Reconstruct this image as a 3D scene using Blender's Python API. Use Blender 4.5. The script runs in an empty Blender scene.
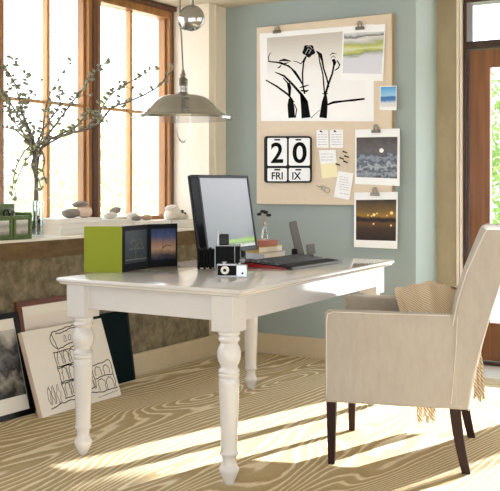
import bpy, bmesh, math, random
from mathutils import Vector, Matrix
random.seed(7)
C = bpy.context.scene.collection
R = math.radians
PI = math.pi
# ------------------------------------------------------------------ camera maths (real positions on real planes)
HC, FPX, ANG, HY = 1.154, 940.0, R(32.1), 186.0
SN, CS = math.sin(ANG), math.cos(ANG)
def ray(x, y):
    r = (x-250)/FPX; u = -(y-HY)/FPX
    return Vector((-SN+r*CS, CS+r*SN, u))
def on_z(x, y, z):
    d = ray(x, y); t = (z-HC)/d.z; return Vector((d.x*t, d.y*t, z))
def on_x(x, y, X):
    d = ray(x, y); t = X/d.x; return Vector((X, d.y*t, HC+d.z*t))
def on_y(x, y, Y):
    d = ray(x, y); t = Y/d.y; return Vector((d.x*t, Y, HC+d.z*t))
def at_depth(x, y, t):
    d = ray(x, y)*t; return Vector((d.x, d.y, d.z+HC))
# ------------------------------------------------------------------ materials
def lin(c):
    out = []
    for v in c[:3]:
        v = v/255.0
        out.append(v/12.92 if v <= .04045 else ((v+.055)/1.055)**2.4)
    return (*out, 1)
def mat(name, col, rough=.5, metal=0, spec=.5, noise=None, bump=None, coat=0, sheen=0):
    m = bpy.data.materials.new(name); m.use_nodes = True
    nt = m.node_tree; b = nt.nodes['Principled BSDF']
    b.inputs['Base Color'].default_value = lin(col)
    b.inputs['Roughness'].default_value = rough
    b.inputs['Metallic'].default_value = metal
    b.inputs['Specular IOR Level'].default_value = spec
    b.inputs['Coat Weight'].default_value = coat
    b.inputs['Sheen Weight'].default_value = sheen
    tc = nt.nodes.new('ShaderNodeTexCoord')
    if noise:                      # (scale xyz, second colour, detail, low, high)
        sc, c2, det, lo, hi = noise
        mp = nt.nodes.new('ShaderNodeMapping'); mp.inputs['Scale'].default_value = sc
        nz = nt.nodes.new('ShaderNodeTexNoise'); nz.inputs['Scale'].default_value = 1
        nz.inputs['Detail'].default_value = det; nz.inputs['Roughness'].default_value = .65
        rp = nt.nodes.new('ShaderNodeValToRGB')
        rp.color_ramp.elements[0].position = lo; rp.color_ramp.elements[1].position = hi
        rp.color_ramp.elements[0].color = lin(col); rp.color_ramp.elements[1].color = lin(c2)
        nt.links.new(tc.outputs['Object'], mp.inputs[0]); nt.links.new(mp.outputs[0], nz.inputs[0])
        nt.links.new(nz.outputs[0], rp.inputs[0]); nt.links.new(rp.outputs[0], b.inputs['Base Color'])
    if bump:                       # (scale xyz, strength, distance)
        sc, st, ds = bump
        mp = nt.nodes.new('ShaderNodeMapping'); mp.inputs['Scale'].default_value = sc
        nz = nt.nodes.new('ShaderNodeTexNoise'); nz.inputs['Scale'].default_value = 1
        nz.inputs['Detail'].default_value = 4
        bp = nt.nodes.new('ShaderNodeBump'); bp.inputs['Strength'].default_value = st; bp.inputs['Distance'].default_value = ds
        nt.links.new(tc.outputs['Object'], mp.inputs[0]); nt.links.new(mp.outputs[0], nz.inputs[0])
        nt.links.new(nz.outputs[0], bp.inputs['Height']); nt.links.new(bp.outputs[0], b.inputs['Normal'])
    return m
def glass_mat(name, tint=(255, 255, 255), gloss=.06, rough=.02):
    m = bpy.data.materials.new(name); m.use_nodes = True
    nt = m.node_tree; nt.nodes.clear()
    o = nt.nodes.new('ShaderNodeOutputMaterial'); mx = nt.nodes.new('ShaderNodeMixShader')
    t = nt.nodes.new('ShaderNodeBsdfTransparent'); g = nt.nodes.new('ShaderNodeBsdfGlossy')
    t.inputs[0].default_value = lin(tint); g.inputs['Roughness'].default_value = rough
    mx.inputs[0].default_value = gloss
    nt.links.new(t.outputs[0], mx.inputs[1]); nt.links.new(g.outputs[0], mx.inputs[2]); nt.links.new(mx.outputs[0], o.inputs[0])
    return m
def picture_mat(name, stops, axis='Z', noise=0, nscale=(8, 8, 8), rough=.5, emit=0):
    """stops = [(pos,colour)...] up the picture (generated coordinates), warped by noise: the picture's own content"""
    m = bpy.data.materials.new(name); m.use_nodes = True
    nt = m.node_tree; b = nt.nodes['Principled BSDF']; b.inputs['Roughness'].default_value = rough
    tc = nt.nodes.new('ShaderNodeTexCoord'); sp = nt.nodes.new('ShaderNodeSeparateXYZ')
    nt.links.new(tc.outputs['Generated'], sp.inputs[0])
    mp = nt.nodes.new('ShaderNodeMapping'); mp.inputs['Scale'].default_value = nscale
    nz = nt.nodes.new('ShaderNodeTexNoise'); nz.inputs['Scale'].default_value = 1; nz.inputs['Detail'].default_value = 5
    nt.links.new(tc.outputs['Generated'], mp.inputs[0]); nt.links.new(mp.outputs[0], nz.inputs[0])
    ma = nt.nodes.new('ShaderNodeMath'); ma.operation = 'MULTIPLY_ADD'
    ma.inputs[1].default_value = noise
    sb = nt.nodes.new('ShaderNodeMath'); sb.operation = 'SUBTRACT'; sb.inputs[1].default_value = noise*.5
    nt.links.new(nz.outputs[0], ma.inputs[0]); nt.links.new(sp.outputs[axis], ma.inputs[2]); nt.links.new(ma.outputs[0], sb.inputs[0])
    rp = nt.nodes.new('ShaderNodeValToRGB'); el = rp.color_ramp.elements
    while len(el) < len(stops): el.new(.5)
    for e, (p, c) in zip(el, stops): e.position = p; e.color = lin(c)
    nt.links.new(sb.outputs[0], rp.inputs[0]); nt.links.new(rp.outputs[0], b.inputs['Base Color'])
    if emit:
        nt.links.new(rp.outputs[0], b.inputs['Emission Color']); b.inputs['Emission Strength'].default_value = emit
    return m
M = {}
M['desk'] = mat('white_lacquer', (214, 212, 211), .16, coat=.5, bump=((6, 6, 6), .05, .004))
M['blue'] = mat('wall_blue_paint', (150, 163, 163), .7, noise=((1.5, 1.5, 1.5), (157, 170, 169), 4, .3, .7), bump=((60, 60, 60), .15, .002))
M['blue_lit'] = mat('wall_blue_paint_lit', (170, 184, 181), .6, bump=((60, 60, 60), .15, .002))  # the wall blue again, lightened in colour for window light on the return
M['plaster'] = mat('beige_plaster', (172, 158, 132), .8, noise=((6, 6, 2), (154, 139, 112), 6, .35, .7), bump=((18, 18, 18), .4, .006))
M['cream'] = mat('cream_plaster', (224, 214, 198), .8, noise=((5, 5, 3), (232, 223, 208), 5, .3, .7), bump=((25, 25, 25), .25, .004))
M['sillwhite'] = mat('white_sill', (238, 232, 220), .5, bump=((20, 20, 20), .2, .002))
M['concrete'] = mat('rough_concrete', (98, 89, 70), .95, noise=((16, 16, 16), (150, 139, 114), 8, .35, .68), bump=((45, 45, 45), .9, .012))
M['stoneband'] = mat('brown_cut_stone', (88, 70, 44), .9, noise=((9, 9, 20), (122, 100, 68), 7, .35, .7), bump=((40, 40, 40), .7, .008))
M['base'] = mat('baseboard_paint', (196, 180, 150), .55, noise=((6, 6, 6), (206, 192, 164), 4, .3, .7))
M['ceil'] = mat('ceiling_plaster', (200, 189, 168), .9, noise=((3, 3, 3), (186, 174, 150), 5, .35, .7))
M['fir'] = mat('fir_window_wood', (172, 118, 58), .45, noise=((30, 30, 1.2), (124, 80, 36), 5, .35, .7), coat=.2)
M['firpale'] = mat('pale_window_wood', (206, 160, 104), .5, noise=((30, 30, 1.2), (184, 134, 80), 4, .35, .7))
M['firdark'] = mat('dark_fir_wood', (98, 58, 34), .45, noise=((30, 30, 1.2), (62, 36, 22), 5, .35, .7), coat=.2)
M['door'] = mat('mahogany_door_wood', (142, 90, 50), .4, noise=((26, 26, 1.0), (98, 58, 30), 6, .35, .7), coat=.3)
M['doordark'] = mat('dark_door_jamb', (66, 36, 22), .45, noise=((26, 26, 1.0), (46, 24, 15), 5, .35, .7), coat=.2)
M['glass'] = glass_mat('window_glass')
M['vaseglass'] = glass_mat('clear_glass', (245, 250, 250), .16)
M['chrome'] = mat('polished_nickel', (174, 177, 180), .16, 1)
M['steel'] = mat('clip_steel', (150, 148, 142), .3, 1)
M['cord'] = mat('grey_cord', (110, 106, 98), .6)
M['bulb'] = mat('bulb_glass', (205, 200, 188), .1)
M['linen'] = mat('linen_board', (222, 208, 188), .9, noise=((150, 150, 150), (212, 197, 175), 3, .3, .7), bump=((300, 300, 300), .4, .001))
M['paper'] = mat('white_paper', (240, 242, 245), .7)
M['paperw'] = mat('warm_paper', (240, 236, 226), .7)
M['yellow'] = mat('pale_yellow_paper', (240, 232, 190), .7)
M['ink'] = mat('black_ink', (10, 10, 12), .8, spec=.1)
M['inkgrey'] = mat('grey_ink', (150, 150, 150), .7)
M['calblack'] = mat('black_enamel', (10, 10, 12), .4, spec=.2)
M['black'] = mat('black_plastic', (12, 12, 13), .3, spec=.25)
M['leather'] = mat('black_leatherette', (8, 8, 9), .55, spec=.15, bump=((220, 220, 220), .5, .001))
M['silver'] = mat('silver_metal', (160, 160, 160), .28, 1)
M['grey'] = mat('grey_plastic', (120, 120, 120), .4)
M['phonegrey'] = mat('brushed_phone_shell', (112, 110, 108), .45, .2)
M['slip'] = mat('linen_slipcover', (182, 174, 163), .92, noise=((40, 40, 12), (172, 163, 152), 5, .3, .7), bump=((5, 5, 3), .35, .03), sheen=.2)
M['pipe'] = mat('slipcover_seam', (214, 207, 196), .9)
M['legwood'] = mat('dark_walnut_leg', (46, 17, 14), .45, noise=((40, 40, 4), (34, 12, 10), 4, .3, .7), spec=.3)
M['green'] = mat('lime_green_card', (138, 148, 42), .7, spec=.2)
M['orgreen'] = mat('green_lacquer_wood', (92, 114, 50), .45, noise=((30, 30, 30), (76, 96, 38), 4, .3, .7))
M['albblack'] = mat('black_card', (9, 12, 15), .6, spec=.15)
M['red'] = mat('red_plastic', (150, 28, 26), .35)
M['bookred'] = mat('terracotta_book_cloth', (168, 92, 66), .6)
M['bookyel'] = mat('ochre_book_cloth', (214, 184, 108), .6)
M['bookgrey'] = mat('pale_grey_book_cover', (206, 208, 212), .5)
M['pages'] = mat('book_pages', (236, 228, 210), .8)
M['pebg'] = mat('grey_pebble', (146, 136, 128), .8, noise=((30, 30, 30), (122, 112, 106), 5, .35, .7))
M['pebp'] = mat('pink_pebble', (214, 190, 172), .8, noise=((30, 30, 60), (232, 214, 200), 5, .35, .7))
M['pebw'] = mat('white_pebble', (232, 228, 222), .8, noise=((30, 30, 30), (214, 208, 200), 5, .35, .7))
M['pebt'] = mat('tan_pebble', (196, 164, 130), .8, noise=((30, 30, 30), (176, 146, 116), 5, .35, .7))
M['drift'] = mat('bleached_bone', (228, 222, 212), .75, noise=((20, 20, 20), (200, 188, 174), 5, .4, .75))
M['slab'] = mat('white_book_block', (240, 238, 232), .7, noise=((3, 3, 160), (226, 222, 212), 3, .35, .7))
M['bark'] = mat('grey_bark', (132, 122, 112), .85, noise=((60, 60, 60), (74, 66, 60), 4, .35, .7))
M['bud'] = mat('grey_green_buds', (112, 114, 84), .8, noise=((50, 50, 50), (172, 172, 146), 4, .35, .7))
M['water'] = glass_mat('vase_water', (225, 232, 235), .1)
M['framebrown'] = mat('brown_wood_frame', (112, 62, 42), .5, noise=((30, 6, 30), (90, 48, 34), 5, .35, .7))
M['canvas'] = mat('white_canvas', (234, 228, 218), .8, bump=((300, 300, 300), .2, .001))
M['canvaside'] = mat('canvas_edge', (206, 186, 168), .8)
M['darkteal'] = mat('dark_teal_board', (10, 26, 28), .8, spec=.1)
M['pave'] = mat('pale_terrace', (220, 217, 210), .9, noise=((3, 3, 3), (206, 203, 196), 4, .3, .7))
M['palebark'] = mat('pale_bark', (206, 200, 186), .8)
M['leaf'] = mat('bright_leaves', (128, 156, 66), .6, noise=((4, 4, 4), (90, 124, 44), 3, .3, .7))
M['leafp'] = mat('pale_leaves', (176, 194, 122), .6, noise=((4, 4, 4), (206, 218, 160), 3, .3, .7))
M['flowerhead'] = mat('dried_flower_heads', (50, 42, 34), .8)
M['wheat'] = mat('dried_stems', (186, 160, 120), .8)
# rug: wood grain contour lines
def rug_mat():
    m = bpy.data.materials.new('wood_grain_rug'); m.use_nodes = True
    nt = m.node_tree; b = nt.nodes['Principled BSDF']; b.inputs['Roughness'].default_value = .95
    b.inputs['Specular IOR Level'].default_value = .1
    N = nt.nodes.new; Lk = nt.links.new
    tc = N('ShaderNodeTexCoord'); mp = N('ShaderNodeMapping')
    mp.inputs['Rotation'].default_value = (0, 0, R(8)); mp.inputs['Scale'].default_value = (1.9, .50, 1)
    Lk(tc.outputs['Object'], mp.inputs[0])
    n1 = N('ShaderNodeTexNoise'); n1.inputs['Scale'].default_value = 1.15; n1.inputs['Detail'].default_value = 1.2; n1.inputs['Roughness'].default_value = .35
    n1.inputs['Distortion'].default_value = .5
    Lk(mp.outputs[0], n1.inputs[0])
    sp = N('ShaderNodeSeparateXYZ'); Lk(mp.outputs[0], sp.inputs[0])
    a = N('ShaderNodeMath'); a.operation = 'MULTIPLY'; a.inputs[1].default_value = 27; Lk(n1.outputs[0], a.inputs[0])
    a2 = N('ShaderNodeMath'); a2.operation = 'MULTIPLY_ADD'; a2.inputs[1].default_value = 11.0; Lk(sp.outputs['X'], a2.inputs[0]); Lk(a.outputs[0], a2.inputs[2])
    n2 = N('ShaderNodeTexNoise'); n2.inputs['Scale'].default_value = 9; n2.inputs['Detail'].default_value = 2; Lk(mp.outputs[0], n2.inputs[0])
    a3 = N('ShaderNodeMath'); a3.operation = 'MULTIPLY_ADD'; a3.inputs[1].default_value = .8; Lk(n2.outputs[0], a3.inputs[0]); Lk(a2.outputs[0], a3.inputs[2])
    fr = N('ShaderNodeMath'); fr.operation = 'FRACT'; Lk(a3.outputs[0], fr.inputs[0])
    rp = N('ShaderNodeValToRGB'); el = rp.color_ramp.elements
    el[0].position = 0; el[0].color = lin((232, 220, 190)); el[1].position = 1; el[1].color = lin((232, 220, 190))
    for p, c in ((.16, (228, 217, 192)), (.28, (188, 170, 134)), (.84, (178, 158, 120)), (.93, (202, 186, 152))):
        e = el.new(p); e.color = lin(c)
    Lk(fr.outputs[0], rp.inputs[0])
    n3 = N('ShaderNodeTexNoise'); n3.inputs['Scale'].default_value = 160; n3.inputs['Detail'].default_value = 3; Lk(tc.outputs['Object'], n3.inputs[0])
    mr = N('ShaderNodeMapRange'); mr.inputs['From Min'].default_value = .3; mr.inputs['From Max'].default_value = .7
    mr.inputs['To Min'].default_value = .86; mr.inputs['To Max'].default_value = 1.08
    Lk(n3.outputs[0], mr.inputs[0])
    mx = N('ShaderNodeMix'); mx.data_type = 'RGBA'; mx.blend_type = 'MULTIPLY'; mx.inputs[0].default_value = 1
    Lk(rp.outputs[0], mx.inputs[6]); Lk(mr.outputs[0], mx.inputs[7]); Lk(mx.outputs[2], b.inputs['Base Color'])
    bp = N('ShaderNodeBump'); bp.inputs['Strength'].default_value = .4; bp.inputs['Distance'].default_value = .004
    Lk(n3.outputs[0], bp.inputs['Height']); Lk(bp.outputs[0], b.inputs['Normal'])
    return m
M['rug'] = rug_mat()
def knit_mat():
    m = bpy.data.materials.new('tan_knit'); m.use_nodes = True
    nt = m.node_tree; b = nt.nodes['Principled BSDF']; b.inputs['Roughness'].default_value = .95
    N = nt.nodes.new; Lk = nt.links.new
    tc = N('ShaderNodeTexCoord'); w = N('ShaderNodeTexWave'); w.wave_type = 'BANDS'; w.bands_direction = 'DIAGONAL'
    w.inputs['Scale'].default_value = 34; w.inputs['Distortion'].default_value = 1.2; w.inputs['Detail'].default_value = 1
    Lk(tc.outputs['Object'], w.inputs[0])
    rp = N('ShaderNodeValToRGB'); rp.color_ramp.elements[0].position = .15; rp.color_ramp.elements[1].position = .6
    rp.color_ramp.elements[0].color = lin((196, 166, 130)); rp.color_ramp.elements[1].color = lin((240, 226, 204))
    Lk(w.outputs[0], rp.inputs[0]); Lk(rp.outputs[0], b.inputs['Base Color'])
    bp = N('ShaderNodeBump'); bp.inputs['Strength'].default_value = .7; bp.inputs['Distance'].default_value = .006
    Lk(w.outputs[0], bp.inputs['Height']); Lk(bp.outputs[0], b.inputs['Normal'])
    return m
M['knit'] = knit_mat()
# ------------------------------------------------------------------ mesh builder
class MB:
    def __init__(s): s.bm = bmesh.new(); s.mi = 0
    def _f(s, vs):
        try: f = s.bm.faces.new(vs); f.material_index = s.mi; return f
        except ValueError: return None
    def box(s, x0, x1, y0, y1, z0, z1, M4=None):
        c = [(x0, y0, z0), (x1, y0, z0), (x1, y1, z0), (x0, y1, z0), (x0, y0, z1), (x1, y0, z1), (x1, y1, z1), (x0, y1, z1)]
        v = [s.bm.verts.new((M4 @ Vector(p)) if M4 else p) for p in c]
        for q in ((0, 3, 2, 1), (4, 5, 6, 7), (0, 1, 5, 4), (1, 2, 6, 5), (2, 3, 7, 6), (3, 0, 4, 7)): s._f([v[i] for i in q])
        return s
    def hexa(s, c):   # eight corner points, bottom ring then top ring
        v = [s.bm.verts.new(p) for p in c]
        for q in ((0, 3, 2, 1), (4, 5, 6, 7), (0, 1, 5, 4), (1, 2, 6, 5), (2, 3, 7, 6), (3, 0, 4, 7)): s._f([v[i] for i in q])
        return s
    def prism(s, poly, fn, a, b):   # poly of 2-D points, fn(p, t) -> 3-D
        A = [s.bm.verts.new(fn(p, a)) for p in poly]; B = [s.bm.verts.new(fn(p, b)) for p in poly]
        n = len(poly); s._f(A[::-1]); s._f(B)
        for i in range(n): s._f([A[i], A[(i+1) % n], B[(i+1) % n], B[i]])
        return s
    def lathe(s, prof, cx, cy, seg=32, M4=None, z0=0):
        rings = []
        for r, z in prof:
            if r < 1e-5: p = Vector((cx, cy, z+z0)); rings.append([s.bm.verts.new(M4 @ p if M4 else p)])
            else:
                rr = []
                for k in range(seg):
                    a = 2*PI*k/seg; p = Vector((cx+r*math.cos(a), cy+r*math.sin(a), z+z0)); rr.append(s.bm.verts.new(M4 @ p if M4 else p))
                rings.append(rr)
        for A, B in zip(rings, rings[1:]):
            for k in range(seg):
                k2 = (k+1) % seg
                if len(A) == 1 and len(B) == 1: continue
                if len(A) == 1: s._f([A[0], B[k2], B[k]])
                elif len(B) == 1: s._f([A[k], A[k2], B[0]])
                else: s._f([A[k], A[k2], B[k2], B[k]])
        for rg, fl in ((rings[0], True), (rings[-1], False)):
            if len(rg) > 1: s._f(rg[::-1] if fl else rg)
        return s
    def tube(s, pts, rad, seg=8, closed=False):
        pts = [Vector(p) for p in pts]; n = len(pts)
        rads = rad if isinstance(rad, (list, tuple)) else [rad]*n
        rings = []; up = None
        for i, p in enumerate(pts):
            if closed: t = pts[(i+1) % n]-pts[i-1]
            else: t = pts[min(i+1, n-1)]-pts[max(i-1, 0)]
            t.normalize()
            if up is None:
                up = Vector((0, 0, 1)) if abs(t.z) < .9 else Vector((1, 0, 0))
            a = t.cross(up)
            if a.length < 1e-4: a = t.orthogonal()
            a.normalize(); b = a.cross(t).normalized(); up = b
            rings.append([s.bm.verts.new(p+(a*math.cos(2*PI*k/seg)+b*math.sin(2*PI*k/seg))*rads[i]) for k in range(seg)])
        m = n if closed else n-1
        for i in range(m):
            A, B = rings[i], rings[(i+1) % n]
            for k in range(seg): s._f([A[k], A[(k+1) % seg], B[(k+1) % seg], B[k]])
        if not closed: s._f(rings[0][::-1]); s._f(rings[-1])
        return s
    def blob(s, c, r, seg=16, rings=10, rot=None, jig=0, seed=0):
        rnd = random.Random(seed); ph = [rnd.uniform(0, 6) for _ in range(4)]
        c = Vector(c); rot = rot or Matrix.Identity(3); V = []
        for i in range(rings+1):
            th = PI*i/rings; row = []
            for k in range(1 if i in (0, rings) else seg):
                a = 2*PI*k/seg; d = Vector((math.sin(th)*math.cos(a), math.sin(th)*math.sin(a), math.cos(th)))
                j = 1+jig*(math.sin(2*a+ph[0])*math.sin(th)+.6*math.sin(3*a+ph[1]+2*th)+.5*math.cos(2*th+ph[2]))
                row.append(s.bm.verts.new(c+rot @ Vector((d.x*r[0]*j, d.y*r[1]*j, d.z*r[2]*j))))
            V.append(row)
        for A, B in zip(V, V[1:]):
            for k in range(seg):
                k2 = (k+1) % seg
                if len(A) == 1: s._f([A[0], B[k], B[k2]])
                elif len(B) == 1: s._f([A[k], B[0], A[k2]])
                else: s._f([A[k], B[k], B[k2], A[k2]])
        return s
    def grid(s, fn, nu, nv, thick=0):
        P = [[Vector(fn(i/nu, j/nv)) for j in range(nv+1)] for i in range(nu+1)]
        V = [[s.bm.verts.new(p) for p in r] for r in P]
        for i in range(nu):
            for j in range(nv): s._f([V[i][j], V[i+1][j], V[i+1][j+1], V[i][j+1]])
        return s
    def ribbon(s, pts, w, fn):     # pts 2-D, w width(s); fn maps 2-D -> 3-D
        n = len(pts); ws = w if isinstance(w, (list, tuple)) else [w]*n
        L = []; Rr = []
        for i, (x, y) in enumerate(pts):
            x0, y0 = pts[max(i-1, 0)]; x1, y1 = pts[min(i+1, n-1)]
            dx, dy = x1-x0, y1-y0; l = math.hypot(dx, dy) or 1
            nx, ny = -dy/l*ws[i]/2, dx/l*ws[i]/2
            L.append(s.bm.verts.new(fn((x+nx, y+ny)))); Rr.append(s.bm.verts.new(fn((x-nx, y-ny))))
        for i in range(n-1): s._f([L[i], L[i+1], Rr[i+1], Rr[i]])
        return s
    def poly(s, pts): s._f([s.bm.verts.new(p) for p in pts]); return s
    def text(s, body, size, M4, bold=0, sx=1):
        cu = bpy.data.curves.new('t', 'FONT'); cu.body = body; cu.size = size; cu.align_x = 'CENTER'; cu.align_y = 'CENTER'; cu.offset = bold
        ob = bpy.data.objects.new('t', cu); C.objects.link(ob); bpy.context.view_layer.update()
        me = bpy.data.meshes.new_from_object(ob.evaluated_get(bpy.context.evaluated_depsgraph_get()))
        bpy.data.objects.remove(ob)
        n0 = len(s.bm.verts); f0 = len(s.bm.faces)
        s.bm.from_mesh(me); s.bm.verts.ensure_lookup_table(); s.bm.faces.ensure_lookup_table()
        for v in s.bm.verts[n0:]: v.co = M4 @ Vector((v.co.x*sx, v.co.y, 0))
        for f in s.bm.faces[f0:]: f.material_index = s.mi
        bpy.data.meshes.remove(me)
        return s
    def build(s, name, mats, parent=None, smooth=True, bevel=0, seg=2, subsurf=0, solid=0, fixn=True):
        if not isinstance(mats, (list, tuple)): mats = [mats]
        if fixn: bmesh.ops.recalc_face_normals(s.bm, faces=s.bm.faces)
        if parent is not None: inv = wm(parent).inverted()
        else:
            xs = [v.co for v in s.bm.verts]
            lo = Vector((min(v.x for v in xs), min(v.y for v in xs), min(v.z for v in xs))); hi = Vector((max(v.x for v in xs), max(v.y for v in xs), max(v.z for v in xs)))
            org = Vector(((lo.x+hi.x)/2, (lo.y+hi.y)/2, lo.z)); inv = Matrix.Translation(-org)
        s.bm.transform(inv)
        me = bpy.data.meshes.new(name); s.bm.to_mesh(me); s.bm.free()
        for m in mats: me.materials.append(m)
        o = bpy.data.objects.new(name, me); C.objects.link(o)
        if parent is not None: o.parent = parent
        else: o.location = org
        if solid:
            md = o.modifiers.new('s', 'SOLIDIFY'); md.thickness = solid; md.offset = 0
        if bevel:
            md = o.modifiers.new('b', 'BEVEL'); md.width = bevel; md.segments = seg; md.limit_method = 'ANGLE'; md.angle_limit = R(35); md.harden_normals = True
        if subsurf:
            md = o.modifiers.new('u', 'SUBSURF'); md.levels = subsurf; md.render_levels = subsurf
        if smooth:
            me.shade_smooth()
            if not subsurf: me.set_sharp_from_angle(angle=R(40))
        return o
def wm(o):
    m = Matrix.Translation(o.location) @ o.rotation_euler.to_matrix().to_4x4()
    return wm(o.parent) @ m if o.parent else m
def tag(o, label, cat, group=None, kind=None):
    o['label'] = label; o['category'] = cat
    if group: o['group'] = group
    if kind: o['kind'] = kind
    return o
def thing(name, label, cat, loc=(0, 0, 0), rz=0, group=None):
    o = bpy.data.objects.new(name, None); C.objects.link(o); o.empty_display_size = .05
    o.location = loc; o.rotation_euler = (0, 0, rz)
    return tag(o, label, cat, group)
def struct(o, parent=None):
    o['kind'] = 'structure'; return o
def copy_tree(o, parent=None):
    c = o.copy(); C.objects.link(c)
    if parent is not None: c.parent = parent
    for ch in list(o.children): copy_tree(ch, c)
    return c

# ================================================================== SETTING
CE = 2.41; XW = -4.0; XU = -3.67; XL = -3.60; YB = 5.53; YR = 5.32; YD = 5.9
XE = -2.247
struct(MB().box(-4.3, 3.2, -2.2, 6.3, -.12, 0).build('floor', M['pave'], smooth=False))
struct(MB().box(-4.3, 3.2, -2.2, 6.3, CE, CE+.2).build('ceiling', M['ceil'], smooth=False))
# low concrete wall, stone band and ledge
w = MB(); w.box(-4.12, XL, -2.2, YR-.10, 0, .772).build('wall_left', M['concrete'], smooth=False)['kind'] = 'structure'
struct(MB().box(-4.12, XL+.012, -2.2, YR-.10, .772, .862).build('trim_1', M['stoneband'], bevel=.004))
struct(MB().box(-4.12, XL+.004, -2.2, YR, .862, .874).build('trim_2', M['sillwhite'], smooth=False))
# upper left wall: pilaster at its end, piers before and above the windows
w = MB()
w.box(-4.12, XU, YR, YB+.1, .874, CE)                      # pilaster block (its -Y face is the window reveal)
w.box(-4.12, XU, YR-.10, YB+.1, 0, .862)
w.build('wall_left_upper', M['cream'], smooth=False)['kind'] = 'structure'
w = MB(); w.box(-4.12, XU, -2.2, .9, .874, CE); w.build('wall_left_near', M['cream'], smooth=False)['kind'] = 'structure'
struct(MB().box(XU, XU+.012, YR+.07, YR+.085, .874, CE).build('trim_3', M['cream'], smooth=False))
# back wall, return and right-hand walls
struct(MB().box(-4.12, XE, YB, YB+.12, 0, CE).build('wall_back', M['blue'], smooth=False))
struct(MB().box(XE-.12, XE, YB+.12, YD+.1, 0, CE).build('wall_return', M['blue_lit'], smooth=False))
# the return's window-lit tone carried flush over the end of the back wall
struct(MB().box(XE-.02, XE+.002, YB+.004, YB+.12, 0, CE).build('trim_4', M['blue_lit'], smooth=False))
struct(MB().box(XE, -2.112, YD, YD+.14, 0, CE).build('wall_door_left', M['plaster'], smooth=False))
struct(MB().box(-2.112, -2.098, YD-.012, YD+.12, 0, CE).box(-2.094, -2.082, YD+.005, YD+.12, 0, CE).box(-2.098, -2.094, YD+.02, YD+.12, 0, CE).build('trim_5', M['cream'], bevel=.002))
struct(MB().box(.38, 3.2, YD, YD+.14, 0, CE).build('wall_door_right', M['plaster'], smooth=False))
# right wall and rear wall (behind the camera), wide openings sized for fill light
w = MB(); w.box(3.08, 3.2, -2.2, -.2, 0, CE).box(3.08, 3.2, 3.6, 6.1, 0, CE).box(3.08, 3.2, -.2, 3.6, 0, .5).box(3.08, 3.2, -.2, 3.6, 2.1, CE)
w.build('wall_right', M['cream'], smooth=False)['kind'] = 'structure'
w = MB(); w.box(-4.12, -2.6, -2.2, -2.08, 0, CE).box(1.6, 3.08, -2.2, -2.08, 0, CE).box(-2.6, 1.6, -2.2, -2.08, 0, .4).box(-2.6, 1.6, -2.2, -2.08, 2.15, CE)
w.build('wall_rear', M['cream'], smooth=False)['kind'] = 'structure'
# baseboards
struct(MB().box(XL, XL+.022, -2.2, YB-.024, 0, .145).box(XL-.07, XL, YR-.1, YB-.02, 0, .145).build('baseboard_left', M['base'], bevel=.004))
struct(MB().box(XL-.07, XE+.0, YB-.022, YB, 0, .145).build('baseboard_back', M['base'], bevel=.004))
struct(MB().box(XE, XE+.02, YB+.004, YD-.02, 0, .145).box(XE, -2.115, YD-.02, YD, 0, .145).build('baseboard_door', M['base'], bevel=.004))

# ---- windows on the left wall
def window(name, y0, y1, mull, zt=2.325, zb=.95, jl=.09, jr=.09, dark=False):
    f = MB()
    x0, x1 = XW-.07, XW+.03
    f.mi = 0
    f.box(x0, x1, y0, y0+jl, .874, CE).box(x0, x1, y1-jr, y1, .874, CE)
    f.box(x0, x1, y0+jl, y1-jr, .874, zb).box(x0, x1, y0+jl, y1-jr, zt, CE)
    # stepped inner sash
    f.box(XW-.05, XW, y0+jl, y0+jl+.018, zb, zt).box(XW-.05, XW, y1-jr-.018, y1-jr, zb, zt)
    o = f.build(name, M['fir'], bevel=.004); struct(o)
    g = MB()
    g.box(XW-.045, XW-.005, mull-.013, mull+.013, zb, zt)
    g.box(XW-.043, XW-.007, y0+jl, y1-jr, 1.645, 1.664)
    g.build('muntin', M['firpale'], o, bevel=.003)
    MB().box(XW-.03, XW-.026, y0+jl, y1-jr, zb, zt).build('pane', M['glass'], o, smooth=False)
    return o
window('window_1', 3.66, 4.49, 4.12, jl=.075, jr=.052)
window('window_2', 4.49, YR, 4.895, jl=.060, jr=.048)
window('window_3', 2.75, 3.66, 3.2)
window('window_4', .9, 2.75, 1.8)
struct(MB().box(XW-.02, XW+.045, 4.468, 4.512, .874, CE).build('trim_6', M['firdark'], bevel=.006))
struct(MB().box(XW-.02, XW+.033, YR-.03, YR-.002, .874, CE-.03).box(XW-.02, XW+.06, 4.53, YR-.002, CE-.035, CE).build('trim_7', M['firdark'], bevel=.005))

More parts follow.
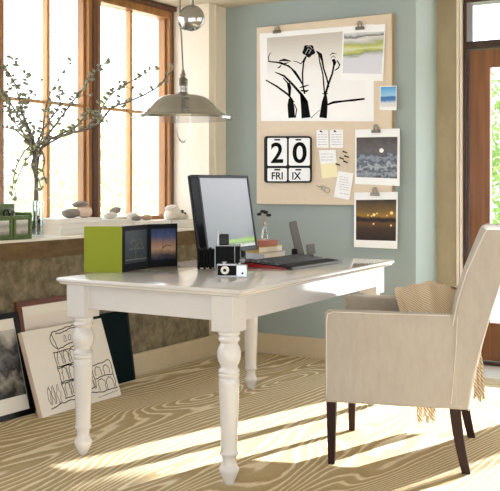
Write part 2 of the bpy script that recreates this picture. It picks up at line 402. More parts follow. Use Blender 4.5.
# ---- French doors on the far right
def doors():
    o = MB().box(-2.08, -2.0555, 5.93, 6.06, 0, CE).box(-2.0555, .35, 5.93, 6.06, 2.345, CE).box(-2.0555, .35, 5.93, 6.06, 2.045, 2.093).box(.35, .38, 5.9, 6.06, 0, CE) \
        .box(-2.0555, .35, 5.93, 6.06, 0, .02)
    o = o.build('door_1', M['doordark'], bevel=.004); struct(o)
    for i, (a, b) in enumerate(((-2.05, -.86), (-.85, .345))):
        m = MB().box(a, a+.137, 5.965, 6.01, .025, 2.04).box(b-.125, b, 5.965, 6.01, .025, 2.04)
        m.box(a+.137, b-.125, 5.965, 6.01, .025, .271).box(a+.137, b-.125, 5.965, 6.01, 1.92, 2.04)
        lf = m.build('door_leaf', M['door'], o, bevel=.004)
        q = MB()
        mx = a+.125+.47 if i == 0 else (a+b)/2
        q.box(mx-.013, mx+.013, 5.975, 6.0, .271, 1.92)
        if i: q.build('muntin', M['door'], lf, bevel=.002)
        MB().box(a+.125, b-.125, 5.985, 5.99, .271, 1.92).build('pane', M['glass'], lf, smooth=False)
        MB().box(a+.01, b-.01, 5.985, 5.99, 2.093, 2.345).build('transom_pane', M['glass'], o, smooth=False)
        MB().tube([((b-.06 if i == 0 else a+.06), 5.965, 1.0), ((b-.06 if i == 0 else a+.06), 5.91, 1.0), ((b-.16 if i == 0 else a+.16), 5.905, 1.0)], .009).build('handle', M['chrome'], lf)
doors()
struct(MB().box(-2.25, .5, 6.06, 6.3, 0.0, .012).build('door_threshold', M['sillwhite'], smooth=False))
# outside ground
struct(MB().box(-40, 40, -40, 40, -.5, -.13).build('ground', M['pave'], smooth=False))
# ================================================================== RUG
tag(MB().box(XL+.03, 3.0, -2.0, YB-.03, 0, .010).build('area_rug', M['rug'], smooth=False), 'tan and cream area rug with a wood grain pattern under the desk', 'rug')
FZ = .010

# ================================================================== DESK
DX0, DX1, DY0, DY1, DH = -2.825, -1.893, 2.95, 4.59, .765
SHR = Matrix.Identity(4); SHR[0][1] = -.055; SHR[0][3] = .055*2.95
desk = thing('writing_desk', 'large white desk with turned legs, standing on the patterned rug', 'desk', ((DX0+DX1)/2, (DY0+DY1)/2, FZ))
def rrect(x0, x1, y0, y1, z): return [(x0, y0, z), (x1, y0, z), (x1, y1, z), (x0, y1, z)]
t = MB(); prof = [(.022, DH-.030), (.012, DH-.027), (.008, DH-.018), (.001, DH-.014), (0, DH-.006), (.004, DH-.001), (.008, DH)]
rings = [[t.bm.verts.new(p) for p in rrect(DX0+i, DX1-i, DY0+i, DY1-i, z)] for i, z in prof]
t._f(rings[0][::-1]); t._f(rings[-1])
for A, B in zip(rings, rings[1:]):
    for k in range(4): t._f([A[k], A[(k+1) % 4], B[(k+1) % 4], B[k]])
t.bm.transform(SHR); t.build('tabletop', M['desk'], desk, bevel=.0015)
a = MB(); I = .050; zb, zt = .635, DH-.030
a.box(DX0+I, DX1-I, DY0+I-.012+.012, DY0+I+.022, zb, zt).box(DX0+I, DX1-I, DY1-I-.022, DY1-I, zb, zt)
a.box(DX0+I, DX0+I+.022, DY0+I, DY1-I, zb, zt).box(DX1-I-.022, DX1-I, DY0+I, DY1-I, zb, zt)
a.bm.transform(SHR); a.build('apron', M['desk'], desk, bevel=.002)
LP = [(0, .010), (.018, .010), (.023, .022), (.034, .045), (.038, .056), (.040, .064), (.037, .072), (.031, .079), (.027, .092), (.027, .108), (.031, .118), (.036, .123), (.037, .129), (.033, .135),
      (.032, .15), (.034, .22), (.038, .32), (.0405, .39), (.0405, .412), (.037, .418), (.041, .424), (.042, .430), (.038, .436), (.042, .441), (.041, .449), (.036, .455), (.034, .462),
      (.037, .470), (.043, .482), (.047, .500), (.0465, .518), (.042, .535), (.036, .546), (.034, .553), (.040, .559), (.043, .566), (.040, .573), (.037, .578), (.043, .585), (.043, .592), (.038, .6), (0, .6)]
for lx, ly in ((-2.733, 3.022), (-1.987, 3.022), (-2.733, 4.50), (-1.987, 4.50)):
    lx = lx-.055*(ly-2.95)
    l = MB().lathe(LP, lx, ly, 36)
    l.box(lx-.049, lx+.049, ly-.049, ly+.049, .598, DH-.030)
    l.build('leg', M['desk'], desk, bevel=.002)

# ================================================================== CHAIR
O = Vector((-1.785, 3.425, 0)); cd = Vector((.951, .309, 0)); cv = Vector((-.309, .951, 0))
def cp(u, v, z): return O+cd*u+cv*v+Vector((0, 0, z))
chair = thing('slipcovered_armchair', 'cream linen slipcovered armchair with dark wooden legs, drawn up beside the desk', 'chair', O+cd*.3+cv*.31+Vector((0, 0, FZ)), math.atan2(cd.y, cd.x))
W = .62
# seat and skirt
def side_prof(t, u0, u1, z0, z1): pass
b = MB()
def wob(p, k=.004):
    return Vector((k*math.sin(9*p.z+4*p.x), k*math.sin(11*p.x+5*p.z+2*p.y), k*.5*math.sin(13*p.y)))
def panel_box(b, u0, u1, v0, v1, z0, z1, n=(8, 8, 8), flare=0):
    """subdivided box in chair space so folds and a slight flare show"""
    def P(a, c, e):
        z = z0+(z1-z0)*e; fl = flare*(1-e)
        u = u0+(u1-u0)*a+fl*(2*a-1); v = v0+(v1-v0)*c+fl*(2*c-1)
        p = cp(u, v, z); return p+wob(p, .0035)
    cache = {}
    def V(i, j, k):
        key = (i, j, k)
        if key not in cache: cache[key] = b.bm.verts.new(P(i/n[0], j/n[1], k/n[2]))
        return cache[key]
    for i in range(n[0]):
        for j in range(n[1]):
            b._f([V(i, j, 0), V(i, j+1, 0), V(i+1, j+1, 0), V(i+1, j, 0)]); b._f([V(i, j, n[2]), V(i+1, j, n[2]), V(i+1, j+1, n[2]), V(i, j+1, n[2])])
    for i in range(n[0]):
        for k in range(n[2]):
            b._f([V(i, 0, k), V(i+1, 0, k), V(i+1, 0, k+1), V(i, 0, k+1)]); b._f([V(i, n[1], k), V(i, n[1], k+1), V(i+1, n[1], k+1), V(i+1, n[1], k)])
    for j in range(n[1]):
        for k in range(n[2]):
            b._f([V(0, j, k), V(0, j, k+1), V(0, j+1, k+1), V(0, j+1, k)]); b._f([V(n[0], j, k), V(n[0], j+1, k), V(n[0], j+1, k+1), V(n[0], j, k+1)])
panel_box(b, .01, .57, .012, W-.012, .272, .44, flare=.006)
b.build('skirt', M['slip'], chair, bevel=.008, seg=3)
b = MB(); panel_box(b, -.012, .50, .085, W-.085, .435, .50); b.build('seat_cushion', M['slip'], chair, bevel=.022, seg=4)
for v0, v1 in ((0, .082), (W-.082, W)):
    b = MB(); panel_box(b, 0, .53, v0, v1, .268, .640, (10, 3, 10), flare=.007)
    # the arm is a touch lower at the front
    b.build('arm', M['slip'], chair, bevel=.012, seg=4)
    vo = v0-.002 if v0 == 0 else v1+.002
    s = MB()
    s.tube([cp(.006, vo, .60), cp(.010, vo, .63), cp(.03, vo, .6395), cp(.5, vo, .6395)], .0025, 6)
    s.tube([cp(.006, vo, z) for z in (.60, .5, .4, .29)], .002, 6)
    s.build('piping', M['pipe'], chair)
# backrest: side profile in (u, z)
bp = [(.508, .30), (.505, .45), (.511, .60), (.530, .70), (.564, .81), (.602, .90), (.630, .960), (.640, .978), (.656, .985), (.735, .980), (.752, .972), (.756, .960),
      (.728, .88), (.690, .76), (.655, .65), (.625, .54), (.598, .42), (.580, .33), (.572, .268), (.512, .268)]
b = MB(); nv = 10
rows = []
for j in range(nv+1):
    vv = -.002+(W+.004)*j/nv
    rows.append([b.bm.verts.new(cp(u-.018*math.sin(PI*j/nv)*(1 if z > .45 and k < 9 else -.2), vv, z+.004*math.sin(PI*j/nv)*(z > .9))+wob(cp(u, vv, z), .003)) for k, (u, z) in enumerate(bp)])
b._f(rows[0][::-1]); b._f(rows[-1])
for A, B in zip(rows, rows[1:]):
    for k in range(len(bp)): b._f([A[k], A[(k+1) % len(bp)], B[(k+1) % len(bp)], B[k]])
b.build('backrest', M['slip'], chair, bevel=.009, seg=3)
for vo in (-.004, W+.004):
    s = MB(); s.tube([cp(u, vo, z) for u, z in bp[11:19]], .003, 6); s.tube([cp(u, vo, z) for u, z in [(.53, .64), (.523, .5), (.515, .40), (.505, .29)]], .0018, 6)
    s.tube([cp(u, vo, z) for u, z in bp[2:8]], .0025, 6)
    s.build('piping', M['pipe'], chair)
def chair_leg(u, v, back=False):
    m = MB(); n = 6; rows = []
    for k in range(n+1):
        t = k/n; z = FZ+(.30-FZ)*t; h = .0135+.0075*t
        du = .045*(1-t)**1.6 if back else 0
        if back: hu = .017+.006*t
        else: hu = h
        rows.append([m.bm.verts.new(cp(u+du+a*hu, v+c*h, z)) for a, c in ((-1, -1), (1, -1), (1, 1), (-1, 1))])
    m._f(rows[0][::-1]); m._f(rows[-1])
    for A, B in zip(rows, rows[1:]):
        for k in range(4): m._f([A[k], A[(k+1) % 4], B[(k+1) % 4], B[k]])
    m.build('leg', M['legwood'], chair, bevel=.002)
chair_leg(.022, .032); chair_leg(.030, W-.04); chair_leg(.518, .032, True); chair_leg(.530, W-.035, True)

# throw blanket
def lerp_path(path, t):
    n = len(path)-1; x = t*n; i = min(int(x), n-1); f = x-i; f = f*f*(3-2*f)*.5+f*.5
    return tuple(path[i][k]*(1-f)+path[i+1][k]*f for k in range(len(path[i])))
throw = thing('knitted_throw', 'tan ribbed knit throw with fringe, bunched over the far arm of the armchair', 'blanket', cp(.4, .5, .5))
# (v, z, u0, u1, fold)
p1 = [(.13, .525, .33, .47, .006), (.20, .56, .30, .485, .010), (.32, .615, .27, .50, .012), (.44, .665, .25, .51, .012), (.53, .695, .24, .52, .011), (.595, .700, .24, .52, .009),
      (.640, .672, .245, .52, .008), (.650, .56, .26, .50, .010), (.652, .42, .29, .45, .010), (.655, .27, .315, .42, .012), (.657, .12, .325, .41, .012)]
def f1(i, j):
    v, z, u0, u1, fo = lerp_path(p1, i)
    arch = math.sin(PI*j)
    w1 = math.sin(j*PI*7+i*5)*fo*.6+math.sin(j*PI*3+1+i*3)*fo*.7
    if i < .58: return cp(u0+(u1-u0)*j+.008*math.sin(12*i), v, z+w1*.8+.03*(arch-.8))
    return cp(u0+(u1-u0)*j, v+.012+abs(w1), z)
MB().grid(f1, 60, 44).build('blanket', M['knit'], throw, solid=.008, fixn=False)
p2 = [(.600, .690, .42, .515, .006), (.640, .675, .42, .53, .006), (.655, .60, .44, .56, .008), (.665, .45, .50, .60, .01), (.668, .32, .57, .625, .01), (.668, .21, .585, .63, .01)]
def f2(i, j):
    v, z, u0, u1, fo = lerp_path(p2, i)
    return cp(u0+(u1-u0)*j, v+.014+abs(math.sin(j*PI*3+i*4))*fo, z)
MB().grid(f2, 40, 16).build('blanket_end', M['knit'], throw, solid=.008, fixn=False)
for a_, b_, z0, z1, n in ((.328, .408, .125, .040, 13), (.587, .63, .215, .150, 8)):
    fr = MB()
    for k in range(n):
        u = a_+(b_-a_)*k/(n-1); v = .672 if z0 < .2 else .686; dz = random.uniform(0, .02)
        fr.tube([cp(u, v, z0), cp(u+random.uniform(-.004, .004), v+.004, (z0+z1)/2), cp(u+random.uniform(-.008, .008), v, z1+dz)], .0042, 6)
    fr.build('fringe', M['knit'], throw)

# ================================================================== PINBOARD AND PAPERS
YBD = 5.495      # front face of the board
bx0, bx1, bz0, bz1 = on_y(256.5, 100, YBD).x, on_y(391.5, 100, YBD).x, on_y(300, 204.5, YBD).z, on_y(257, 27.5, YBD).z
board = thing('pinboard', 'large linen covered pinboard hanging on the blue wall', 'pinboard', ((bx0+bx1)/2, YB, bz0))
MB().box(bx0, bx1, YBD, YB-.002, bz0, bz1).build('board_panel', M['linen'], board, bevel=.004)
fn_edge = MB().box(bx0-.002, bx1+.002, YBD+.012, YB-.001, bz1-.004, bz1+.003).box(bx1-.002, bx1+.004, YBD+.008, YB-.001, bz0, bz1)
fn_edge.build('board_edge', mat('tan_board_edge', (176, 146, 108), .8), board, bevel=.001)
def bq(x, y, off): return on_y(x, y, YBD-off)
def sheet_mb(corners, off, th=.0015, mb=None):
    m = mb or MB()
    P = [bq(x, y, off) for x, y in corners]     # TL TR BR BL
    F = [p.copy() for p in P]; Bk = [p+Vector((0, th, 0)) for p in P]
    m.hexa([Bk[3], Bk[2], F[2], F[3], Bk[0], Bk[1], F[1], F[0]])
    return m
def quad(m, corners, off): m.poly([bq(x, y, off) for x, y in corners]); return m
def printed(name, label, corners, off, image, imat, bend=None, border=None):
    o = thing(name, label, 'print', bq(*corners[3], off))
    sheet_mb(corners, off).build('paper', border or M['paper'], o, smooth=False)
    quad(MB(), image, off+.0006).build('image', imat, o, smooth=False, fixn=False)
    return o
# flower print
fimg = picture_mat('grey_photo_ground', [(0, (244, 244, 246)), (.55, (236, 236, 237)), (.8, (214, 210, 204)), (1, (190, 184, 176))], noise=.08, nscale=(2, 2, 2))
o = printed('flower_print', 'large black and white flower print clipped to the top left of the pinboard', [(259.5, 33.5), (373.5, 24), (373.8, 121.3), (261, 121)], .004, [(267, 38), (365.5, 29.5), (365.5, 117.8), (267.5, 116.7)], fimg)
K = 4.467
def fc(p): return bq(255+p[0]/K, 20+p[1]/K, .0052)
k = MB()
for pts, ws in (([(58, 184), (75, 187), (100, 189), (150, 205), (180, 232), (200, 262), (214, 293)], [5, 6, 7, 7, 8, 7, 5]),
                ([(62, 182), (60, 165), (66, 150), (72, 146)], [4, 4, 3, 3]),
                ([(90, 233), (130, 250), (170, 290), (205, 330), (228, 370)], [4, 9, 10, 12, 16]),
                ([(48, 268), (100, 298), (150, 335), (172, 368)], [5, 8, 9, 9]),
                ([(125, 258), (145, 280), (155, 315)], [4, 7, 14]), ([(152, 280), (154, 300), (155, 340)], [5, 16, 8]),
                ([(158, 350), (160, 380), (164, 437)], [16, 30, 30]), ([(206, 330), (220, 365), (228, 437)], [12, 32, 40]), ([(315, 335), (312, 365), (304, 437)], [12, 26, 34]),
                ([(228, 162), (217, 190), (212, 240), (214, 295), (222, 330)], [8, 7, 7, 6, 8]), ([(200, 302), (215, 298), (240, 290)], [4, 8, 3]), ([(205, 315), (230, 318), (240, 312)], [6, 9, 3]),
                ([(172, 184), (192, 188), (204, 196), (216, 182), (222, 168)], [3, 4, 5, 5, 4]),
                ([(274, 138), (292, 155), (300, 180), (306, 215), (320, 258), (330, 300)], [4, 16, 9, 7, 7, 6]),
                ([(282, 145), (290, 190), (303, 240), (308, 300), (312, 340)], [3, 6, 6, 6, 7]),
                ([(352, 205), (345, 240), (328, 285), (314, 335)], [8, 8, 9, 10]), ([(348, 175), (356, 190), (352, 205)], [14, 16, 8]), ([(366, 180), (378, 200), (372, 214), (356, 226)], [5, 6, 6, 4]),
                ([(334, 158), (346, 148), (364, 152)], [2, 5, 2]), ([(338, 170), (350, 160), (362, 170)], [2, 4, 2]), ([(300, 328), (314, 330), (326, 328)], [3, 6, 3]),
                ([(324, 378), (350, 368), (400, 362), (440, 358), (490, 352)], [8, 11, 8, 10, 8]),
                ([(108, 182), (130, 178), (160, 184)], [4, 12, 4]), ([(108, 186), (128, 196), (150, 190)], [3, 8, 3]), ([(130, 198), (160, 215), (190, 255), (210, 285)], [3, 4, 5, 4]),
                ([(100, 215), (110, 210), (118, 200)], [3, 6, 3]), ([(180, 437), (186, 400), (176, 375)], [5, 5, 3]), ([(250, 437), (275, 415), (290, 402)], [3, 2, 2])):
    k.ribbon(pts, ws, fc)
k.poly([fc((240+27*math.cos(a)*(1+.12*math.sin(5*a)), 138+27*math.sin(a)*(1+.12*math.sin(5*a)))) for a in [2*PI*i/24 for i in range(24)]])
k.build('flower_drawing', M['ink'], o, smooth=False, fixn=False)
k = MB(); k.ribbon([(225, 150), (238, 128), (250, 135), (240, 150)], 4, lambda p: bq(255+p[0]/K, 20+p[1]/K, .0058)); k.ribbon([(232, 120), (246, 118), (256, 130)], 3, lambda p: bq(255+p[0]/K, 20+p[1]/K, .0058))
k.build('flower_highlight', M['inkgrey'], o, smooth=False, fixn=False)
# landscape print
li = picture_mat('meadow_photo', [(0, (214, 214, 226)), (.42, (206, 210, 220)), (.50, (140, 146, 116)), (.56, (184, 192, 96)), (.60, (206, 210, 180)), (.66, (190, 196, 100)), (.72, (160, 168, 110)), (.80, (196, 196, 196)), (.86, (214, 214, 212)), (.90, (96, 96, 100)), (.94, (190, 192, 196)), (1, (226, 226, 228))], noise=.22, nscale=(3, 3, 9))
printed('landscape_print', 'white bordered print of a green meadow, clipped at the top right of the pinboard', [(343, 26.5), (385.5, 24), (383, 81), (340.7, 80.2)], .009, [(344, 33), (384, 31.5), (381.5, 74), (342.5, 73)], li)
bi = picture_mat('blue_beach_photo', [(0, (226, 222, 214)), (.22, (206, 214, 222)), (.34, (60, 120, 180)), (.5, (40, 110, 176)), (.56, (150, 196, 226)), (.8, (110, 178, 222)), (1, (60, 140, 205))], noise=.12, nscale=(6, 6, 6))
printed('blue_postcard', 'small blue beach postcard pinned at the right edge of the pinboard', [(380, 86), (396.8, 85.6), (396.4, 110.4), (379.6, 109.8)], .005, [(380.8, 87), (396, 86.6), (395.6, 107), (380.4, 106.6)], bi)
si = picture_mat('grey_seascape_photo', [(0, (60, 66, 78)), (.12, (150, 158, 170)), (.2, (64, 72, 86)), (.3, (170, 178, 188)), (.38, (70, 78, 92)), (.5, (140, 150, 164)), (.58, (78, 82, 92)), (.66, (96, 92, 92)), (1, (70, 64, 64))], noise=.5, nscale=(9, 9, 9))
o = printed('seascape_print', 'white bordered grey moonlit seascape print, upper of two clipped at the right edge', [(355.3, 129.5), (399.8, 128.5), (399.5, 186), (355, 184)], .006, [(356.5, 137.5), (397.5, 136.8), (397, 178.5), (356.5, 177)], si)
def disc(cx, cy, r, off, n=20): return [bq(cx+r*math.cos(2*PI*i/n), cy+r*math.sin(2*PI*i/n), off) for i in range(n)]
MB().poly(disc(381.5, 150.5, 2.2, .0075)).build('moon', mat('pale_moon_ink', (236, 236, 230), .6), o, smooth=False, fixn=False)
ni = picture_mat('night_lights_photo', [(0, (24, 12, 6)), (.3, (60, 38, 14)), (.42, (96, 62, 16)), (.48, (26, 14, 8)), (.54, (22, 12, 6)), (.6, (150, 110, 30)), (.72, (110, 84, 36)), (1, (44, 34, 26))], noise=.12, nscale=(5, 5, 5))
o = printed('sunset_print', 'white bordered dark golden night print hanging below the seascape, lowest on the pinboard', [(354.3, 192.5), (397.8, 191.8), (397.3, 249), (354, 247)], .006, [(356, 200), (396.3, 199.5), (395.8, 241), (356, 239.8)], ni)
gold = mat('golden_ink', (250, 224, 140), .6)
for cx, cy, r in ((374, 214.8, 1.5), (391.5, 213, 1.6), (373.5, 223.8, .9), (391, 225.5, 1.0), (368, 215, .7), (377, 213.5, .8), (387, 215.5, .7), (371.5, 216, .7)): MB().poly(disc(cx, cy, r, .0075)).build('light_spot', gold, o, smooth=False, fixn=False)

# bulldog clips
def clip(x, y, off, label):
    p = bq(x, y, off)
    o = thing('bulldog_clip', label, 'clip', p, 0, 'bulldog clips on the pinboard')
    X, Y, Z = p; w = .030
    m = MB().prism([(-.007, -.012), (.003, .010), (.005, .010), (.010, -.012), (.007, -.012), (.004, .004), (.002, .004), (-.003, -.012)], lambda q, t: Vector((X+t, Y-q[0], Z+q[1])), -w, w)
    m.build('jaw', M['steel'], o, bevel=.0008)
    for dy in (-.004, .006):
        pts = [Vector((X-.012, Y-dy, Z+.006)), Vector((X-.010, Y-dy*2, Z+.030)), Vector((X-.006, Y-dy*2.4, Z+.040)), Vector((X+.006, Y-dy*2.4, Z+.040)), Vector((X+.010, Y-dy*2, Z+.030)), Vector((X+.012, Y-dy, Z+.006))]
        MB().tube(pts, .003, 6).build('handle', M['steel'], o)
clip(277, 31.5, .009, 'steel bulldog clip holding the large flower print at its top left corner')
clip(360, 28, .013, 'steel bulldog clip holding the green meadow print')
clip(376, 131, .010, 'steel bulldog clip at the top of the grey seascape print')
clip(375, 194, .010, 'steel bulldog clip at the top of the dark golden night print')

# calendar
cal = thing('perpetual_calendar', 'black framed flip calendar reading 20 FRI IX, hung on the pinboard', 'calendar', bq(289, 183, .02))
def rr(x0, y0, x1, y1, r, n=5):
    pts = []
    for cx, cy, a0 in ((x1-r, y0+r, -90), (x1-r, y1-r, 0), (x0+r, y1-r, 90), (x0+r, y0+r, 180)):
        for i in range(n+1):
            a = R(a0+90*i/n); pts.append((cx+r*math.cos(a), cy+r*math.sin(a)))
    return pts
def slab2(m, poly, off0, off1):
    A = [bq(x, y, off0) for x, y in poly]; B = [p+Vector((0, off1-off0 and (off0-off1), 0)) for p in A]
    B = [p-Vector((0, off1-off0, 0)) for p in A]
    va = [m.bm.verts.new(p) for p in A]; vb = [m.bm.verts.new(p) for p in B]; n = len(va)
    m._f(va[::-1]); m._f(vb)
    for i in range(n): m._f([va[i], va[(i+1) % n], vb[(i+1) % n], vb[i]])
    return m
slab2(MB(), rr(265.6, 136.2, 312, 182.8, 3), 0, .022).build('case', M['calblack'], cal, bevel=.002)
for nm, q in (('number_card', (267.6, 138, 287, 165.8)), ('number_card', (289, 138, 310, 165.6)), ('day_card', (267.6, 168.2, 287, 181.2)), ('month_card', (289, 168, 310, 181))):
    slab2(MB(), rr(q[0], q[1], q[2], q[3], 1.4), .022, .0245).build(nm, M['paper'], cal, smooth=False)
S = 5.52*FPX/FPX
def tx(x, y, off):     # text plane on the board
    p = bq(x, y, off); return Matrix.Translation(p) @ Matrix.Rotation(PI/2, 4, 'X')
px = (on_y(300, 100, YBD).x-on_y(290, 100, YBD).x)/10; pz = (bq(290, 150, 0).z-bq(290, 160, 0).z)/10
for txt, x, y, hgt, sx in (('2', 277.0, 154.0, 20.5, 1.08), ('0', 299.6, 153.8, 20.5, 1.18), ('FRI', 277.2, 176.3, 7.4, 1.05), ('IX', 296.2, 176.3, 7.4, 1.05)):
    m = MB(); m.text(txt, hgt*pz*1.38, tx(x, y, .0252), bold=.0035 if hgt > 10 else .0012, sx=sx); m.build('numeral' if hgt > 10 else 'lettering', M['ink'], cal, smooth=False, fixn=False)
for x, y in ((277.3, 139.8), (298.5, 139.8), (277.3, 169.8), (298.5, 169.8)):
    slab2(MB(), [(x-3, y-.8), (x+3, y-.8), (x+2.6, y+.7), (x-2.6, y+.7)], .0246, .028).build('hanging_tab', M['calblack'], cal, smooth=False)

# notes
def scribble(m, x0, x1, ys, off, w=.5, sl=0):
    for y in ys:
        x = x0
        while x < x1:
            l = random.uniform(1, 3); xe = min(x+l, x1)
            m.ribbon([(x, y+sl*(x-x0)), (xe, y+sl*(xe-x0))], w, lambda p: bq(p[0], p[1], off)); x = xe+random.uniform(.4, 1)
def note(name, label, cor, off, lines, pin=None, m0='paper', group=None, yel=False, sl=0):
    o = thing(name, label, 'note', bq(*cor[3], off), 0, group)
    sheet_mb(cor, off).build('sheet', M[m0], o, smooth=False)
    if yel:
        quad(MB(), yel, off+.0006).build('yellow_half', M['yellow'], o, smooth=False, fixn=False)
    m = MB(); scribble(m, lines[0], lines[1], lines[2], off+.001, .45, sl); m.build('writing', M['inkgrey'], o, smooth=False, fixn=False)
    return o
note('note_card', 'small white note card, left of the pair pinned right of the calendar', [(316.3, 130.2), (328.3, 129.8), (328.5, 147.8), (316.5, 147.6)], .004, (318, 327, (134.5, 137, 139.5, 142, 144.5)), group='small white note cards')
note('note_card', 'small white note card, right of the pair pinned above the yellow note', [(329.8, 129.7), (343.2, 129.3), (343.3, 147.9), (329.9, 147.7)], .004, (331.5, 341.5, (134.5, 137, 139.5, 142, 144.5)), group='small white note cards')
note('sketch_note', 'white and pale yellow note with a small sketch, pinned below the two note cards', [(318.8, 150.2), (335.7, 149.8), (337.8, 176.8), (322, 178.6)], .004, (321, 333, (154, 157, 160)), yel=[(320.4, 164), (336.8, 162.5), (337.8, 176.7), (322, 178.5)])
note('list_note', 'white handwritten list note pinned lowest on the board, left of the prints', [(338.2, 171), (353.6, 173.3), (349, 200), (333.7, 196.8)], .005, (339.5, 349, (176.5, 179, 181.5, 184, 186.5, 189, 193)), sl=.15)
def pin(x, y, dx, dy, label, group='black pushpins on the pinboard'):
    p = bq(x, y, 0); o = thing('pushpin', label, 'pushpin', p, 0, group)
    MB().tube([p, p+Vector((-dx*.3, -.012, -dy*.3))], .0016, 6).build('point', M['steel'], o)
    q = p+Vector((-dx*.3, -.012, -dy*.3)); e = p+Vector((dx, -.03, dy))
    MB().tube([q, (q*2+e)/3, e], [.005, .0035, .0058], 8).build('head', M['black'], o)
for x, y, l in ((317.7, 133, 'x'),):
    pass
PN = [(322.5, 131.8, 'at the top of the left small note card'), (336.5, 131.5, 'at the top of the right small note card'),
      (347.0, 152.6, 'topmost of the loose cluster beside the yellow note'), (348.6, 157.0, 'second from the top of the loose cluster'),
      (343.8, 158.9, 'leftmost but one of the loose cluster, mid height'), (347.6, 162.3, 'lower right one of the loose cluster'), (340.0, 165.0, 'lowest left one of the loose cluster')]
for i, (x, y, l) in enumerate(PN):
    d = (0, .002) if i < 2 else (-.016, .008)
    pin(x, y, d[0], d[1], 'black pushpin '+l)
o = thing('paper_clip_chain', 'small steel wire clip with rings, pinned below the calendar on the board', 'clip', bq(323, 189, .004))
for nm, cx, cy, a, b_ in (('ring', 327, 190.2, 2.6, 2.6), ('ring', 323.3, 188, 2.0, 2.2)):
    MB().tube([bq(cx+a*math.cos(t), cy+b_*math.sin(t), .004) for t in [2*PI*i/20 for i in range(20)]], .0018, 6, closed=True).build(nm, M['steel'], o)
MB().tube([bq(316.5, 185.3, .004), bq(319, 187, .005), bq(321.5, 186, .004), bq(323, 188.4, .004)], .0022, 6).build('wire', M['steel'], o)

# ================================================================== PENDANT LAMP
lc = at_depth(183, 118, 4.3); q = 4.3/FPX
lx, ly, lz = lc
lamp = thing('pendant_lamp', 'polished nickel pulley pendant lamp with a wide domed shade, hanging above the desk', 'lamp', (lx, ly, lz-.14))
def Z(y): return HC-(y-HY)*q
sh = [(50.5*q, Z(119)), (51*q, Z(117.6)), (50*q, Z(116.6)), (46.5*q, Z(116)), (43.5*q, Z(115.6)), (42*q, Z(113.8)), (40*q, Z(113)), (36*q, Z(109.5)), (31*q, Z(104.5)), (26.5*q, Z(100)), (22*q, Z(97.2)), (16*q, Z(95.4)), (6*q, Z(95))]
inn = [(r-.003 if i else r-.002, z-.003) for i, (r, z) in enumerate(sh)][::-1]
MB().lathe(sh+inn, lx, ly, 64).build('lamp_shade', M['chrome'], lamp)
MB().tube([(lx+50.2*q*math.cos(t), ly+50.2*q*math.sin(t), Z(117.8)) for t in [2*PI*i/64 for i in range(64)]], .0035, 8, closed=True).build('rim', M['chrome'], lamp)
so = [(0, Z(70)), (1.5*q, Z(70)), (2*q, Z(73)), (3.2*q, Z(75)), (2.2*q, Z(77)), (4.6*q, Z(79)), (5*q, Z(81)), (4.4*q, Z(82)), (5*q, Z(83.5)), (4.4*q, Z(84.5)), (5*q, Z(86)), (4.4*q, Z(87.5)), (4.8*q, Z(89)), (4.4*q, Z(92)), (6.5*q, Z(95)), (6.5*q, Z(97)), (0, Z(97))]
MB().lathe(so, lx, ly, 24).build('socket', M['steel'], lamp)
MB().lathe([(0, Z(97)), (3*q, Z(98)), (3.2*q, Z(101)), (5*q, Z(106)), (6*q, Z(111)), (5*q, Z(115.5)), (0, Z(117.5))], lx, ly, 24).build('bulb', M['bulb'], lamp)
g = MB()
for ang in (ANG,):
    pts = []
    for i in range(17):
        t = PI*i/16; r = 7*q*(math.cos(t)); z = Z(120)-22*q*math.sin(t)**.8 if 0 < i < 16 else Z(118)
        pts.append((lx+r*math.cos(ang), ly+r*math.sin(ang), z))
    g.tube(pts, .0028, 6)
g.tube([(lx+44*q*CS, ly+44*q*SN, Z(115.8)), (lx-44*q*CS, ly-44*q*SN, Z(115.8))], .002, 6)
g.lathe([(0, Z(143.2)), (1.6*q, Z(143)), (1.8*q, Z(141.5)), (0, Z(141))], lx, ly, 12)
g.build('wire_guard', M['chrome'], lamp)
rt = Vector((CS, SN, 0)); fw = Vector((-SN, CS, 0))
def lp(x, y, dz=0): return Vector((lx, ly, 0))+rt*((x-183)*q)+Vector((0, 0, Z(y)))+fw*dz
MB().tube([lp(183, 70), lp(181.6, 40), lp(180, 18), lp(180, 0), Vector((*lp(180, 0)[:2], CE-.001))], .0035, 6).build('cord', M['cord'], lamp)
bw = MB(); c = lp(191.5, 18)
prof = [(0, -10), (5, -9.6), (9, -7.5), (12, -4.5), (13, -2.5), (13.2, 0), (13, 2.5), (12, 4.5), (9, 7.5), (5, 9.6), (0, 10)]
RM = Matrix.Translation(c) @ Matrix.Rotation(ANG-R(12), 4, 'Z') @ Matrix.Rotation(PI/2, 4, 'X')
bw.lathe([(r*q, z*q*.75) for r, z in prof], 0, 0, 36, M4=RM); bw.build('counterweight_pulley', M['chrome'], lamp)
MB().tube([lp(180, 18), lp(179, 24), lp(181, 28), lp(186, 30)], .003, 6).build('pulley_cord', M['cord'], lamp)
m = MB(); m.tube([lp(192, 7), lp(192.5, 2), lp(191, -4), Vector((*lp(191, 0)[:2], CE-.02))], .007, 8)
m.build('hook', M['steel'], lamp)
cpos = lp(185, 0); MB().lathe([(0, CE-.03), (.045, CE-.028), (.055, CE-.012), (.055, CE-.001), (0, CE-.001)], cpos.x, cpos.y, 32).build('ceiling_rose', M['chrome'], lamp)

# ================================================================== LEDGE OBJECTS
LZ = .874
